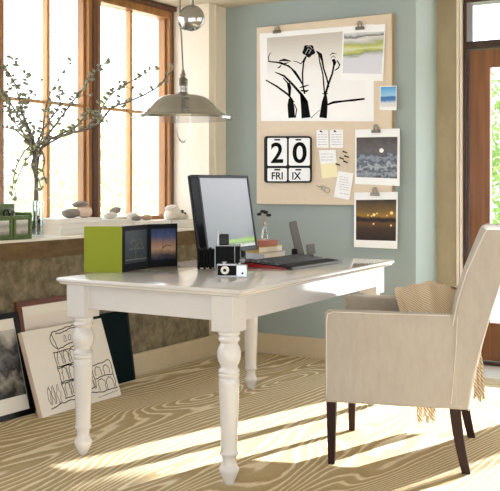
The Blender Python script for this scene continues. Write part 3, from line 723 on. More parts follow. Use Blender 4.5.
# green organizer
og = thing('desk_organizer', 'green wooden organizer with two small photo windows, at the left end of the ledge', 'organizer', (-3.70, 3.44, LZ))
x1 = -3.64; y0_, y1_ = 3.16, 3.62; ztop_f, ztop_b = LZ+.125, LZ+.185
m = MB(); T = .012
m.box(x1-.14, x1, y0_, y1_, LZ, LZ+.012)
m.box(x1-.14, x1-.14+T, y0_, y1_, LZ+.012, ztop_b).box(x1-.14, x1, y1_-T, y1_, LZ+.012, ztop_f+.015).box(x1-.14, x1, y0_, y0_+T, LZ+.012, ztop_f+.015)
m.box(x1-T, x1, y0_+T, y1_-T, LZ+.012, ztop_f-.01).box(x1-T-.004, x1+.006, y0_-.002, y1_+.002, ztop_f-.012, ztop_f)
m.box(x1-.085, x1-.075, y0_+T, y1_-T, LZ+.012, ztop_f)
m.build('box', M['orgreen'], og, bevel=.0015)
ph = picture_mat('faded_portrait', [(0, (120, 118, 108)), (.3, (196, 192, 182)), (.6, (150, 146, 138)), (1, (224, 222, 214))], noise=.6, nscale=(3, 3, 3))
for ya, yb in ((3.17, 3.32), (3.337, 3.473), (3.487, 3.607)):
    m = MB().box(x1, x1+.008, ya, ya+.012, LZ+.02, LZ+.108).box(x1, x1+.008, yb-.012, yb, LZ+.02, LZ+.108).box(x1, x1+.008, ya, yb, LZ+.014, LZ+.022).box(x1, x1+.008, ya, yb, LZ+.106, LZ+.112)
    f_ = m.build('photo_frame', M['orgreen'], og, bevel=.001)
    MB().box(x1+.0005, x1+.003, ya+.018, yb-.018, LZ+.026, LZ+.102).build('photo', ph, f_, smooth=False)
# things inside organizer
for i, (px_, py_, l, tl) in enumerate(((3.46, 0, 'black pen leaning in the green organizer, right of the others', (.02, .03)), (3.43, .01, 'black marker standing in the middle of the green organizer', (-.01, -.02)), (3.38, .005, 'black pen leaning left in the green organizer', (.01, -.04)))):
    o = thing('pen', l, 'pen', (x1-.04+py_, px_, LZ+.013), 0, 'pens in the green organizer')
    a0 = Vector((x1-.045+py_, px_, LZ+.013)); a1 = a0+Vector((tl[0], tl[1], .125+.02*i))
    MB().tube([a0, a0.lerp(a1, .8)], .006, 10).build('barrel', M['black'], o)
    MB().tube([a0.lerp(a1, .8), a1], .0066, 10).build('cap', M['silver' if i == 2 else 'black'], o)
o = thing('scissors', 'pair of scissors with black and silver handles standing in the green organizer', 'scissors', (x1-.05, 3.50, LZ+.013))
for s_, mm in ((-1, 'black'), (1, 'silver')):
    MB().tube([(x1-.05, 3.505-s_*.006, LZ+.014), (x1-.05, 3.505, LZ+.08), (x1-.05, 3.505+s_*.012, LZ+.115)], .003, 6).build('blade', M['steel'], o)
    MB().tube([(x1-.05, 3.505+s_*.02+.017*math.cos(t), LZ+.135+.022*math.sin(t)) for t in [2*PI*i/18 for i in range(18)]], .0042, 8, closed=True).build('handle', M[mm], o)
# vase
VX, VY = -3.74, 3.752
vase = thing('glass_vase', 'clear glass vase with water holding the budding branches, on the ledge', 'vase', (VX, VY, LZ))
VH = .20
MB().lathe([(0, 0), (.036, 0), (.041, .006), (.041, .1), (.040, VH), (.0375, VH), (.038, .1), (.037, .014), (0, .012)], VX, VY, 32, z0=LZ).build('glass', M['vaseglass'], vase)
MB().lathe([(0, .0125), (.0365, .0145), (.0374, .09), (0, .09)], VX, VY, 32, z0=LZ).build('water', M['water'], vase)
# branches
dv = -SN*VX+CS*VY
BUD = bpy.data.meshes.new('bud'); _m = MB(); _m.blob((0, 0, 0), (.0085, .0085, .0150), 8, 6); _m.bm.to_mesh(BUD); _m.bm.free(); BUD.materials.append(M['bud']); BUD.shade_smooth()
def branch(name_label, pts, r0, dz, buds=8, twigs=(), i=0):
    buds = int(buds*2.2)
    """pts: fan of the branch as seen across the vase; dz: how far it swings towards (-) or away from the camera"""
    rnd = random.Random(100+i)
    base = Vector((VX+rnd.uniform(-.012, .012), VY+rnd.uniform(-.012, .012), LZ+.03))
    o = thing('budding_branch', name_label, 'branch', base, 0, 'budding branches in the glass vase')
    n = len(pts); P = [base]
    for k_, (x, y) in enumerate(pts):
        t = k_/(n-1) if n > 1 else 1
        P.append(at_depth(x, y, dv+dz*t*t if k_ else dv))
    # smooth
    Q = []
    for a in range(len(P)-1):
        p0 = P[max(a-1, 0)]; p1_ = P[a]; p2_ = P[a+1]; p3 = P[min(a+2, len(P)-1)]
        for s_ in range(5):
            t = s_/5; Q.append(.5*((2*p1_)+(-p0+p2_)*t+(2*p0-5*p1_+4*p2_-p3)*t*t+(-p0+3*p1_-3*p2_+p3)*t**3)+Vector([rnd.uniform(-.0018, .0018) for _ in range(3)]))
    Q.append(P[-1]); N_ = len(Q)
    rad = [r0*1.35*(1-.62*k_/(N_-1)) for k_ in range(N_)]
    st = MB(); st.tube(Q, rad, 6)
    buds_at = []
    def bud(p, s_=1):
        d = Vector([rnd.uniform(-1, 1) for _ in range(3)]); d.z = abs(d.z)*.6; d.normalize()
        st.tube([p, p+d*.010], .0013, 4)
        rot = d.to_track_quat('Z', 'Y').to_matrix()
        buds_at.append((p+d*.018, rot, s_))
    for tw in twigs:
        k0, x, y, d2 = tw; s0 = Q[int(k0*(N_-1))]; e = at_depth(x, y, dv+d2); mid = s0.lerp(e, .5)+Vector((rnd.uniform(-.01, .01), rnd.uniform(-.01, .01), .012))
        st.tube([s0, mid, e], [r0*.45, r0*.38, r0*.28], 5)
        for b_ in range(4): bud((s0.lerp(mid, b_/3) if b_ < 3 else e), .9)
    for b_ in range(buds):
        bud(Q[int((.35+.63*b_/max(buds-1, 1))*(N_-1))], rnd.uniform(.8, 1.2))
    bud(Q[-1], 1.1)
    st.build('stem', M['bark'], o)
    for p, rot, s_ in buds_at:
        b_ = bpy.data.objects.new('bud', BUD); C.objects.link(b_); b_.parent = o
        b_.matrix_local = Matrix.Translation(p-o.location) @ rot.to_4x4() @ Matrix.Diagonal((s_, s_, s_, 1))
BR = [
 ('longest budding branch, reaching right almost to the lamp shade', [(36, 165), (40, 144), (65, 135), (94, 126), (112, 108), (130, 101), (150, 92), (162, 82), (174, 68)], .0065, -.35, 7, ((.62, 137, 119, -.1), (.5, 100, 104, -.05), (.6, 125, 88, -.2)), ),
 ('budding branch rising right across the dark window post', [(37, 170), (44, 142), (56, 124), (68, 108), (77, 96), (88, 82), (97, 70), (109, 60)], .0055, -.2, 12, ((.6, 88, 96, .05),)),
 ('straight budding branch rising towards the middle of the left window', [(36, 160), (42, 138), (45, 112), (50, 94), (60, 77), (72, 61)], .0045, .1, 4, ((.5, 63, 91, .05),)),
 ('budding branch fanning out to the upper right, ending in a leafy tip', [(37, 160), (55, 140), (85, 128), (99, 112), (114, 92), (137, 78), (157, 69)], .005, -.1, 11, ((.7, 118, 84, 0), (.75, 132, 90, 0))),
 ('budding branch arching to the upper left behind the organizer', [(35, 160), (33, 138), (24, 124), (12, 106), (0, 88), (-12, 70)], .006, .0, 12, ((.6, 2, 112, 0), (.5, 28, 98, .05))),
 ('thin budding branch curling upward at the left window edge', [(35, 158), (30, 132), (22, 112), (17, 90), (10, 74), (4, 66)], .0048, .1, 12, ((.6, 26, 76, .1), (.7, 12, 60, .1))),
 ('budding branch with a forked top beside the window muntin', [(36, 158), (27, 128), (22, 108), (28, 88), (24, 72), (12, 58)], .004, .18, 8, ((.55, 41, 81, .1), (.5, 36, 96, 0))),
 ('low budding branch reaching left below the others', [(35, 165), (30, 145), (16, 131), (4, 127), (-10, 120)], .005, -.15, 8, ()),
 ('short drooping branch hanging left of the vase', [(36, 172), (34, 146), (24, 152), (16, 168), (13, 184), (12, 196)], .005, -.1, 3, ()),
 ('short drooping branch hanging just right of the vase', [(36, 172), (38, 142), (38, 150), (36, 162), (38, 178), (42, 190)], .006, -.12, 4, ()),
 ('knotty short branch crossing left in front of the vase mouth', [(36, 175), (36, 150), (28, 158), (20, 172), (15, 188), (17, 200)], .0042, -.2, 3, ()),
 ('crooked short branch crossing right across the vase mouth', [(37, 172), (33, 152), (38, 146), (44, 158), (43, 172), (47, 184)], .0055, .12, 3, ()),
 ('thick knotty branch stub rising just above the vase mouth', [(36, 180), (32, 165), (36, 150), (30, 140), (35, 128)], .0075, -.08, 3, ((.6, 24, 160, -.05), (.7, 44, 134, 0))),
 ('budding branch low on the right, ending before the dark window post', [(37, 165), (48, 142), (64, 133), (78, 124), (90, 112), (98, 122)], .005, .1, 11, ((.6, 86, 128, 0), (.8, 108, 122, .05))),
 ('budding branch bending up between the two left window panes', [(36, 160), (40, 136), (50, 120), (60, 104), (58, 90)], .0045, -.2, 8, ((.7, 70, 104, 0),)),
 ('thin forked branch at the far left, behind the curling one', [(35, 162), (28, 140), (14, 122), (6, 102), (10, 84)], .0045, .25, 12, ((.6, 22, 104, .1), (.8, 0, 92, .1))),
]
for i, bdef in enumerate(BR): branch(bdef[0], bdef[1], bdef[2], bdef[3], bdef[4], bdef[5], i)

# stacked white blocks / books on the ledge
def book(name, label, x0, x1, y0, y1, z0, z1, cover, rz=0, group=None, cat='book', spine='x1', pages='pages'):
    cx, cy = (x0+x1)/2, (y0+y1)/2; hx, hy = (x1-x0)/2, (y1-y0)/2
    o = thing(name, label, cat, (cx, cy, z0), rz, group); Mx = wm(o)
    t = .0035; h = z1-z0
    m = MB().box(-hx, hx, -hy, hy, 0, t, Mx).box(-hx, hx, -hy, hy, h-t, h, Mx)
    if spine == 'x1': m.box(hx-t, hx, -hy, hy, t, h-t, Mx)
    elif spine == 'y0': m.box(-hx, hx, -hy, -hy+t, t, h-t, Mx)
    m.build('cover', cover, o, bevel=.001)
    MB().box(-hx+.004, hx-(.0036 if spine == 'x1' else .004), -hy+(.0036 if spine == 'y0' else .004), hy-.004, t, h-t, Mx).build('pages', M[pages], o, smooth=False)
    return o
wc = M['slab']
z = LZ
for i, (dx, h, l) in enumerate(((0, .034, 'thick white book at the bottom of the long stack under the three pebbles'), (.006, .030, 'white book in the middle of the long stack under the three pebbles'), (-.004, .028, 'white book on top of the long stack, carrying three pebbles'))):
    book('white_book', l, -3.93+dx, -3.72+dx, 3.92+dx, 4.30-.01*i, z, z+h, wc, 0, 'white books on the ledge'); z += h
ZS1 = z; z = LZ
for i, (h, l) in enumerate(((.030, 'white book at the bottom of the stack against the dark window post'), (.024, 'white book in the middle of the stack against the dark window post'), (.020, 'white book on top of the stack against the dark window post'))):
    book('white_book', l, -3.95, -3.76, 4.315, 4.60+.01*(i % 2), z, z+h, wc, 0, 'white books on the ledge'); z += h
ZS2 = z; z = LZ
for i, (h, l) in enumerate(((.032, 'white book at the bottom of the stack behind the photo album'), (.026, 'white book on top of the stack behind the photo album, under tan pebbles'))):
    book('white_book', l, -3.93, -3.70, 4.62+.01*i, 4.93, z, z+h, wc, 0, 'white books on the ledge'); z += h
ZS3 = z; z = LZ
for i, (h, l) in enumerate(((.03, 'white book under the bleached bone, at the right end of the ledge'), (.024, 'upper white book directly beneath the bleached bone'))):
    book('white_book', l, -3.90, -3.70, 4.94, 5.24-.02*i, z, z+h, wc, 0, 'white books on the ledge'); z += h
ZS4 = z
def pebble(label, c, r, mt, rz=0, seed=0, tilt=0):
    rot = (Matrix.Rotation(rz, 3, 'Z') @ Matrix.Rotation(tilt, 3, 'X'))
    o = MB().blob(c, r, 24, 14, rot, .05, seed).build('pebble', M[mt])
    tag(o, label, 'pebble', 'pebbles on the white books')
def ledge_pt(x, z, X=-3.82): return Vector((X, on_x(x, 215, X).y, z))
p_ = ledge_pt(71, ZS1+.028); pebble('grey pebble lying left below the stacked one, on the long book stack', p_, (.05, .062, .028), 'pebg', .2, 1)
p_ = ledge_pt(84, ZS1+.036, -3.79); pebble('pink and white banded pebble lying right, on the long book stack', (p_.x, min(p_.y, 4.235), p_.z), (.044, .058, .036), 'pebp', .1, 2)
p_ = ledge_pt(80, ZS1+.080, -3.81); pebble('flat grey pebble balanced on top of two others', p_, (.04, .056, .018), 'pebg', 0, 3, .06)
p_ = ledge_pt(118, ZS2+.05, -3.84); pebble('grey pebble leaning on top of the white one behind the album', (-3.86, 4.56, ZS2+.053), (.034, .042, .018), 'pebg', .3, 4, .35)
pebble('white pebble under the leaning grey one, behind the album', (-3.85, 4.50, ZS2+.022), (.04, .06, .022), 'pebw', .1, 5)
pebble('small grey pebble behind the photo album, beside the tan one', (-3.80, 4.70, ZS3+.017), (.03, .04, .017), 'pebg', .1, 6)
pebble('white pebble behind the small grey one, above the album', (-3.87, 4.74, ZS3+.026), (.033, .055, .026), 'pebw', .1, 7)
pebble('tan pebble on the books above the black album panels', (-3.80, 4.80, ZS3+.018), (.032, .048, .018), 'pebt', 0, 8)
# bleached skull-like bone
sk = MB(); c = Vector((-3.78, 5.07, ZS4))
m = MB()
SKP = [(-.095, .004), (-.085, .030), (-.06, .050), (-.03, .060), (.0, .060), (.03, .052), (.06, .040), (.09, .033), (.12, .028), (.14, .022), (.148, .004)]
def skf(i, j):
    a = 2*PI*j; x_ = i*(len(SKP)-1); n_ = min(int(x_), len(SKP)-2); f_ = x_-n_
    y = SKP[n_][0]*(1-f_)+SKP[n_+1][0]*f_; r = SKP[n_][1]*(1-f_)+SKP[n_+1][1]*f_
    return (c.x+r*.85*math.cos(a), c.y+y, c.z+.001+max(r*.72*(1+math.sin(a)), 0))
m.grid(skf, 22, 24)
bone = m.build('animal_skull', M['drift'], subsurf=1)
tag(bone, 'bleached animal skull lying on white books at the right end of the ledge', 'skull')
k = MB()
k.blob((c.x+.037, c.y+.035, c.z+.054), (.012, .018, .012), 12, 8, Matrix.Rotation(.3, 3, 'X'), .05, 3)
k.blob((c.x+.020, c.y+.092, c.z+.040), (.010, .016, .008), 12, 8, None, .05, 4)
k.build('eye_socket', mat('dark_socket', (70, 52, 42), .9), bone)
k = MB(); k.blob((c.x, c.y-.03, c.z+.082), (.036, .058, .018), 16, 10, Matrix.Rotation(.15, 3, 'X'), .06, 8); k.build('brow_ridge', M['drift'], bone)

# ================================================================== ON THE DESK
DZ = DH
# folding photo album (zig-zag panels)
P0 = on_z(84, 272.3, DZ); P1 = on_z(122, 272.6, DZ); P0.z = P1.z = 0; P2 = on_z(148, 268, DZ); P3 = on_z(177.5, 266, DZ); P2.z = P3.z = 0
alb = thing('folding_photo_album', 'lime green and black folding photo album standing open on the desk', 'photo album', (P1.x, P1.y, DZ))
def panel(a, b, h, name, mt, th=.012):
    d = (b-a).normalized(); n = Vector((d.y, -d.x, 0))*th
    m = MB().hexa([a+Vector((0, 0, DZ)), b+Vector((0, 0, DZ)), b-n+Vector((0, 0, DZ)), a-n+Vector((0, 0, DZ)), a+Vector((0, 0, DZ+h)), b+Vector((0, 0, DZ+h)), b-n+Vector((0, 0, DZ+h)), a-n+Vector((0, 0, DZ+h))])
    return m.build(name, mt, alb, bevel=.0015), d, n
HA = .207
panel(P0, P1, HA, 'cover', M['green'])
a1, d1, n1 = panel(P1+Vector((-.001, .002, 0)), P2, HA, 'black_panel', M['albblack'])
P2b = P2+Vector((-.004, .006, 0))
a2, d2, n2 = panel(P2b, P3, HA, 'black_panel', M['albblack'])
tree_i = picture_mat('dusk_tree_photo', [(0, (14, 22, 26)), (.2, (20, 34, 40)), (1, (12, 24, 30))], noise=.2)
dusk_i = picture_mat('dusk_coast_photo', [(0, (34, 44, 66)), (.18, (96, 84, 80)), (.35, (176, 140, 110)), (.55, (140, 110, 100)), (.75, (60, 76, 116)), (1, (34, 50, 86))], noise=.2, nscale=(4, 4, 4), rough=.25)
def on_panel(a, d, n, s, z, off): return a+d*s+n.normalized()*off+Vector((0, 0, DZ+z))
L1 = (P2-P1).length; L2 = (P3-P2b).length
for a, d, n, L, im, par in ((P1, d1, n1, L1, tree_i, a1), (P2b, d2, n2, L2, dusk_i, a2)):
    MB().poly([on_panel(a, d, n, L*.10, .035, .0012), on_panel(a, d, n, L*.93, .035, .0012), on_panel(a, d, n, L*.93, .185, .0012), on_panel(a, d, n, L*.10, .185, .0012)]).build('photo', im, par, smooth=False, fixn=False)
k = MB(); rnd = random.Random(5)
def pl1(p): return on_panel(P1, d1, n1, p[0]*L1, p[1], .0022)
k.ribbon([(.5, .05), (.5, .09), (.52, .12)], [.012, .010, .008], lambda p: pl1(p)); k.ribbon([(.12, .052), (.9, .05)], .004, lambda p: pl1(p))
for i in range(70):
    a = rnd.uniform(0, PI); r_ = rnd.uniform(.2, 1); x = .52+.30*math.cos(a)*r_; y = .095+.06*math.sin(a)*r_
    k.ribbon([(x-.03*math.cos(a), y-.006*math.sin(a)), (x, y)], [.003, .002], lambda p: pl1(p))
k.build('tree_picture', mat('pale_tree_ink', (120, 122, 100), .6), a1, smooth=False, fixn=False)
def pl2(p): return on_panel(P2b, d2, n2, p[0]*L2, p[1], .0022)
k = MB(); k.ribbon([(.45, .05), (.47, .09), (.5, .13), (.52, .16)], [.01, .012, .008, .004], pl2); k.ribbon([(.47, .09), (.6, .105), (.78, .10)], [.006, .004, .003], pl2); k.ribbon([(.3, .05), (.6, .056), (.9, .05)], [.004, .012, .006], pl2)
k.build('coast_picture', mat('dark_coast_ink', (28, 26, 34), .6), a2, smooth=False, fixn=False)

# monitor: faces the chair (+X), leaning back a little
mon = thing('computer_monitor', 'black flat screen monitor with a grey screen, standing on the desk facing the armchair', 'monitor', (-2.66, 4.0, DZ))
MY0, MY1 = 3.775, 4.245; MZ0, MZ1 = .818, 1.210; ln = .062
def mp_(y, z, dx): return Vector((-2.615+dx-ln*(z-MZ0)/(MZ1-MZ0), y, z))
def mslab(m, y0, y1, z0, z1, d0, d1): m.hexa([mp_(y0, z0, d0), mp_(y0, z0, d1), mp_(y1, z0, d1), mp_(y1, z0, d0), mp_(y0, z1, d0), mp_(y0, z1, d1), mp_(y1, z1, d1), mp_(y1, z1, d0)])
m = MB(); bz = .020
mslab(m, MY0, MY1, MZ0, MZ0+bz+.004, -.042, .004); mslab(m, MY0, MY1, MZ1-bz+.004, MZ1, -.042, .004)
mslab(m, MY0, MY0+bz-.002, MZ0+bz, MZ1-bz+.006, -.042, .004); mslab(m, MY1-bz+.004, MY1, MZ0+bz, MZ1-bz+.006, -.042, .004)
m.build('bezel', M['black'], mon, bevel=.004, seg=3)
m = MB(); mslab(m, MY0+.002, MY1-.002, MZ0+.002, MZ1-.002, -.066, -.042); mslab(m, MY0+.07, MY1-.07, MZ0+.03, MZ1-.06, -.085, -.05)
m.build('back_shell', M['black'], mon, bevel=.012, seg=4)
smat = picture_mat('lit_grey_screen', [(0, (124, 130, 132)), (.3, (140, 146, 150)), (.7, (160, 164, 172)), (1, (172, 176, 186))], rough=.3, emit=.12)
m = MB(); m.poly([mp_(MY0+bz-.002, MZ0+bz, 0), mp_(MY1-bz+.004, MZ0+bz, 0), mp_(MY1-bz+.004, MZ1-bz+.004, 0), mp_(MY0+bz-.002, MZ1-bz+.004, 0)])
scr = m.build('screen', smat, mon, smooth=False, fixn=False)
gm = picture_mat('screen_grass_picture', [(0, (220, 224, 220)), (.25, (196, 200, 190)), (.38, (96, 140, 30)), (.62, (150, 190, 60)), (1, (112, 160, 40))], noise=.5, nscale=(2, 26, 6), rough=.3, emit=.25)
m = MB(); m.poly([mp_(MY0+.17, MZ0+bz+.003, .0008), mp_(MY1-bz+.002, MZ0+bz+.003, .0008), mp_(MY1-bz+.002, MZ0+.072, .0008), mp_(MY0+.17, MZ0+.062, .0008)]); m.build('screen_picture', gm, scr, smooth=False, fixn=False)
m = MB().box(-2.70, -2.665, 3.95, 4.07, DZ+.01, .95).box(-2.74, -2.56, 3.90, 4.12, DZ, DZ+.014); m.build('stand', M['black'], mon, bevel=.004)

# old folding / medium format camera
cam_o = thing('film_camera', 'large vintage black and silver film camera on the desk below the monitor', 'camera', (*on_z(222, 269, DZ)[:2], DZ), ANG)
RM = wm(cam_o); q2 = 4.28/FPX   # metre per pixel here ; local x = right, y = away, z = up
def cb(m, x0, x1, y0, y1, z0, z1): m.box(x0, x1, y0, y1, z0, z1, RM); return m
cb(MB(), -.030, .085, -.0, .075, .002, .108).build('body', M['leather'], cam_o, bevel=.006, seg=3)
k = MB()
for x in (-.034, .058): cb(k, x, x+.003, -.002, .077, 0, .110)
cb(k, -.034, .088, -.001, .077, .107, .1105); k.build('trim', M['silver'], cam_o, bevel=.001)
k = MB()
for i in range(6):
    x = -.116+i*.0135; g_ = .0 if i % 2 else .006
    cb(k, x, x+.0125, .002-g_, .07+g_, .004-min(g_, .004), .092+g_)
k.build('bellows', M['leather'], cam_o, bevel=.005, seg=3)
cb(MB(), -.012, .032, .012, .06, .112, .162).build('viewfinder_hood', M['black'], cam_o, bevel=.005)
cb(MB(), -.024, -.014, .008, .05, .10, .175).build('hood_plate', M['silver'], cam_o, bevel=.003)
cb(MB(), .088, .112, .02, .07, .004, .085).build('grip', M['black'], cam_o, bevel=.01, seg=4)
k = MB(); A = RM @ Matrix.Translation((.096, -.004, .040)) @ Matrix.Rotation(PI/2, 4, 'X')
k.lathe([(0, 0), (.013, 0), (.014, .006), (.010, .010), (.009, .006), (0, .006)], 0, 0, 24, M4=A); cb(k, .088, .104, -.004, .03, .026, .054); k.build('winding_knob', M['silver'], cam_o)
# compact camera in front
c2 = thing('compact_camera', 'small silver and black vintage compact camera, in front of the larger one', 'camera', (*on_z(232, 277, DZ)[:2], DZ), ANG-.05)
RM = wm(c2)
cb(MB(), -.063, .018, 0, .035, .006, .050).build('body', M['leather'], c2, bevel=.004)
k = MB(); cb(k, -.065, .02, -.002, .037, 0, .007); cb(k, -.065, .02, -.002, .037, .048, .056); cb(k, .018, .064, -.003, .038, 0, .052); cb(k, -.066, -.061, -.002, .037, .006, .05); k.build('metal_case', M['silver'], c2, bevel=.003)
k = MB(); A = RM @ Matrix.Translation((-.030, 0, .030)) @ Matrix.Rotation(PI/2, 4, 'X')
k.lathe([(0, 0), (.018, 0), (.018, .010), (.015, .013), (.0, .013)], 0, 0, 28, M4=A); lens = k.build('lens_ring', M['paperw'], c2)
k = MB(); k.lathe([(0, .0128), (.007, .0128), (.007, .016), (0, .016)], 0, 0, 20, M4=A); k.build('lens', M['black'], lens)
k = MB(); A2 = RM @ Matrix.Translation((.045, -.003, .016)) @ Matrix.Rotation(PI/2, 4, 'X'); k.lathe([(0, 0), (.005, 0), (.004, .003), (0, .003)], 0, 0, 14, M4=A2); k.build('button', M['black'], c2)
k = MB(); k.lathe([(0, .056), (.010, .056), (.010, .064), (0, .064)], -.035, .018, 20, M4=RM); k.lathe([(0, .052), (.006, .052), (.006, .06), (0, .06)], .03, .018, 20, M4=RM); k.build('dial', M['silver'], c2)

# keyboard (along Y, facing the chair)
KX0, KX1, KY0, KY1 = -2.41, -2.155, 3.80, 4.30
kb = thing('keyboard', 'black keyboard with a silver edge and red end, before the monitor', 'keyboard', ((KX0+KX1)/2, (KY0+KY1)/2, DZ))
def kz(x): return DZ+.012+.016*(KX1-x)/(KX1-KX0)
m = MB().hexa([(KX0, KY0, DZ+.002), (KX1, KY0, DZ+.002), (KX1, KY1, DZ+.002), (KX0, KY1, DZ+.002), (KX0, KY0+.002, kz(KX0)), (KX1, KY0+.002, kz(KX1)), (KX1, KY1-.002, kz(KX1)), (KX0, KY1-.002, kz(KX0))])
m.build('base', M['black'], kb, bevel=.003)
MB().hexa([(KX0-.002, KY0-.006, DZ+.001), (KX1-.03, KY0-.006, DZ+.001), (KX1-.03, KY0-.0005, DZ+.001), (KX0-.002, KY0-.0005, DZ+.001), (KX0-.002, KY0-.006, kz(KX0)-.004), (KX1-.03, KY0-.006, kz(KX1)-.006), (KX1-.03, KY0-.0005, kz(KX1)-.006), (KX0-.002, KY0-.0005, kz(KX0)-.004)]).build('red_end', M['red'], kb, bevel=.001)
MB().box(KX1+.0005, KX1+.010, KY0-.004, KY1+.004, DZ+.001, DZ+.010).build('silver_edge', M['grey'], kb, bevel=.002)
m = MB().hexa([(KX1-.075, KY0+.006, kz(KX1-.075)), (KX1-.004, KY0+.006, kz(KX1-.004)), (KX1-.004, KY1-.006, kz(KX1-.004)), (KX1-.075, KY1-.006, kz(KX1-.075)), (KX1-.075, KY0+.008, kz(KX1-.075)+.003), (KX1-.006, KY0+.008, kz(KX1-.006)+.001), (KX1-.006, KY1-.008, kz(KX1-.006)+.001), (KX1-.075, KY1-.008, kz(KX1-.075)+.003)])
m.build('palm_rest', mat('slate_grey_plastic', (40, 44, 52), .7, spec=.2), kb, bevel=.002)
km = mat('black_keycap', (84, 87, 92), .65, spec=.3)
pr_ = None
for r in range(6):
    x = KX0+.014+r*.026
    for c_ in range(16):
        y = KY0+.012+c_*.0298
        if pr_ is None:
            X0, Y0 = x, y
            m = MB(); zt_ = kz(x+.01)
            m.hexa([(x, y, zt_-.001), (x+.0205, y, zt_-.002), (x+.0205, y+.0265, zt_-.002), (x, y+.0265, zt_-.001), (x+.003, y+.003, zt_+.008), (x+.0175, y+.003, zt_+.007), (x+.0175, y+.0235, zt_+.007), (x+.003, y+.0235, zt_+.008)])
            pr_ = m.build('key', km, kb, smooth=False); Z0 = kz(x)
        else:
            k2 = pr_.copy(); C.objects.link(k2); k2.parent = kb; k2.location = (x-X0, y-Y0, kz(x)-Z0)
# books
B0 = (-2.80, 4.42)
book('hardcover_book', 'pale grey hardcover book at the bottom of the stack behind the keyboard', -2.80, -2.585, 4.24, 4.50, DZ, DZ+.032, M['bookgrey'], .06, 'hardcover books on the desk', spine='y0')
book('hardcover_book', 'ochre yellow hardcover book, middle of the stack behind the keyboard', -2.80, -2.60, 4.25, 4.48, DZ+.032, DZ+.064, M['bookyel'], -.05, 'hardcover books on the desk', spine='y0')
book('hardcover_book', 'terracotta red hardcover book on top of the stack behind the keyboard', -2.79, -2.62, 4.26, 4.47, DZ+.064, DZ+.092, M['bookred'], .03, 'hardcover books on the desk', spine='x1')
# phone on its cradle
pb = on_z(300, 258, DZ)
ph_ = thing('cordless_phone', 'slim silver cordless phone leaning upright in its cradle, right of the books', 'phone', (pb.x, pb.y, DZ), ANG)
RM = wm(ph_)
RP = RM @ Matrix.Translation((0, .02, .012)) @ Matrix.Rotation(R(-13), 4, 'Y')
MB().box(-.018, .026, 0, .045, 0, .188, RP).build('handset', M['phonegrey'], ph_, bevel=.006, seg=3)
MB().box(-.0205, -.0182, .006, .039, .02, .17, RP).build('keypad', M['grey'], ph_, bevel=.001)
MB().box(-.045, .075, -.01, .08, 0, .016, RM).build('cradle', M['black'], ph_, bevel=.005)
MB().box(.045, .09, .02, .07, .012, .066, RM @ Matrix.Rotation(R(-8), 4, 'Y')).build('cradle_display', M['grey'], ph_, bevel=.003)
MB().box(-.045, -.012, .005, .04, .014, .05, RM).build('cradle_support', M['black'], ph_, bevel=.008)
# bottle vase with dried flowers behind monitor
bvp = at_depth(266, 200, 5.42)
bx, by = on_z(264.5, 250.5, DZ).x, 4.565
bx = -2.93+.17
bpt = on_z(264.5, 250.5, DZ)
# stays on the desk: back edge
by = 4.545; tt = ray(264.5, 230); bx = tt.x*by/tt.y
bv = thing('bottle_vase', 'slim clear glass bottle vase behind the monitor, holding dried flowers', 'vase', (bx, by, DZ))
MB().lathe([(0, 0), (.022, 0), (.024, .01), (.024, .09), (.018, .12), (.012, .145), (.011, .18), (.013, .184), (.0105, .184), (.009, .145), (.015, .12), (.021, .09), (.021, .01), (0, .006)], bx, by, 24, z0=DZ).build('glass', M['vaseglass'], bv)
for i, (dx, dy, h) in enumerate(((-.03, 0, .23), (-.012, .004, .245), (.008, 0, .24), (.020, .006, .225))):
    s_ = thing('dried_flower', ['dried flower leaning furthest left in the bottle vase', 'tallest dried flower in the bottle vase', 'dried flower leaning right in the bottle vase', 'lowest dried flower at the right of the bottle vase'][i], 'flower', (bx, by, DZ+.02), 0, 'dried flowers in the bottle vase')
    e = Vector((bx+dx*CS, by+dx*SN+dy-.0, DZ+h)); MB().tube([(bx+dx*.1, by+.002*i-.003, DZ+.02), (bx+dx*.25, by, DZ+.17), e], .0016, 5).build('stem', M['wheat'], s_)
    MB().blob(e, (.013, .013, .009), 10, 7, None, .2, i).build('flower_head', M['flowerhead'], s_)

# ================================================================== PICTURES LEANING ON THE LOW WALL
def leaner(o, yb0, yb1, xb, xt, h, th):
    """frame of reference of a leaning board: a along Y, b up the board, c out of it"""
    L = math.hypot(xt-xb, h); ez = Vector(((xt-xb)/L, 0, h/L)); ex = Vector((0, 1, 0)); n = ex.cross(ez)
    org = Vector((xb, yb0, FZ+.001))
    return lambda a, b_, c_: org+ex*a+ez*b_+n*c_, L
def lbox(m, F, a0, a1, b0, b1, c0, c1): m.hexa([F(a0, b0, c0), F(a1, b0, c0), F(a1, b0, c1), F(a0, b0, c1), F(a0, b1, c0), F(a1, b1, c0), F(a1, b1, c1), F(a0, b1, c1)]); return m
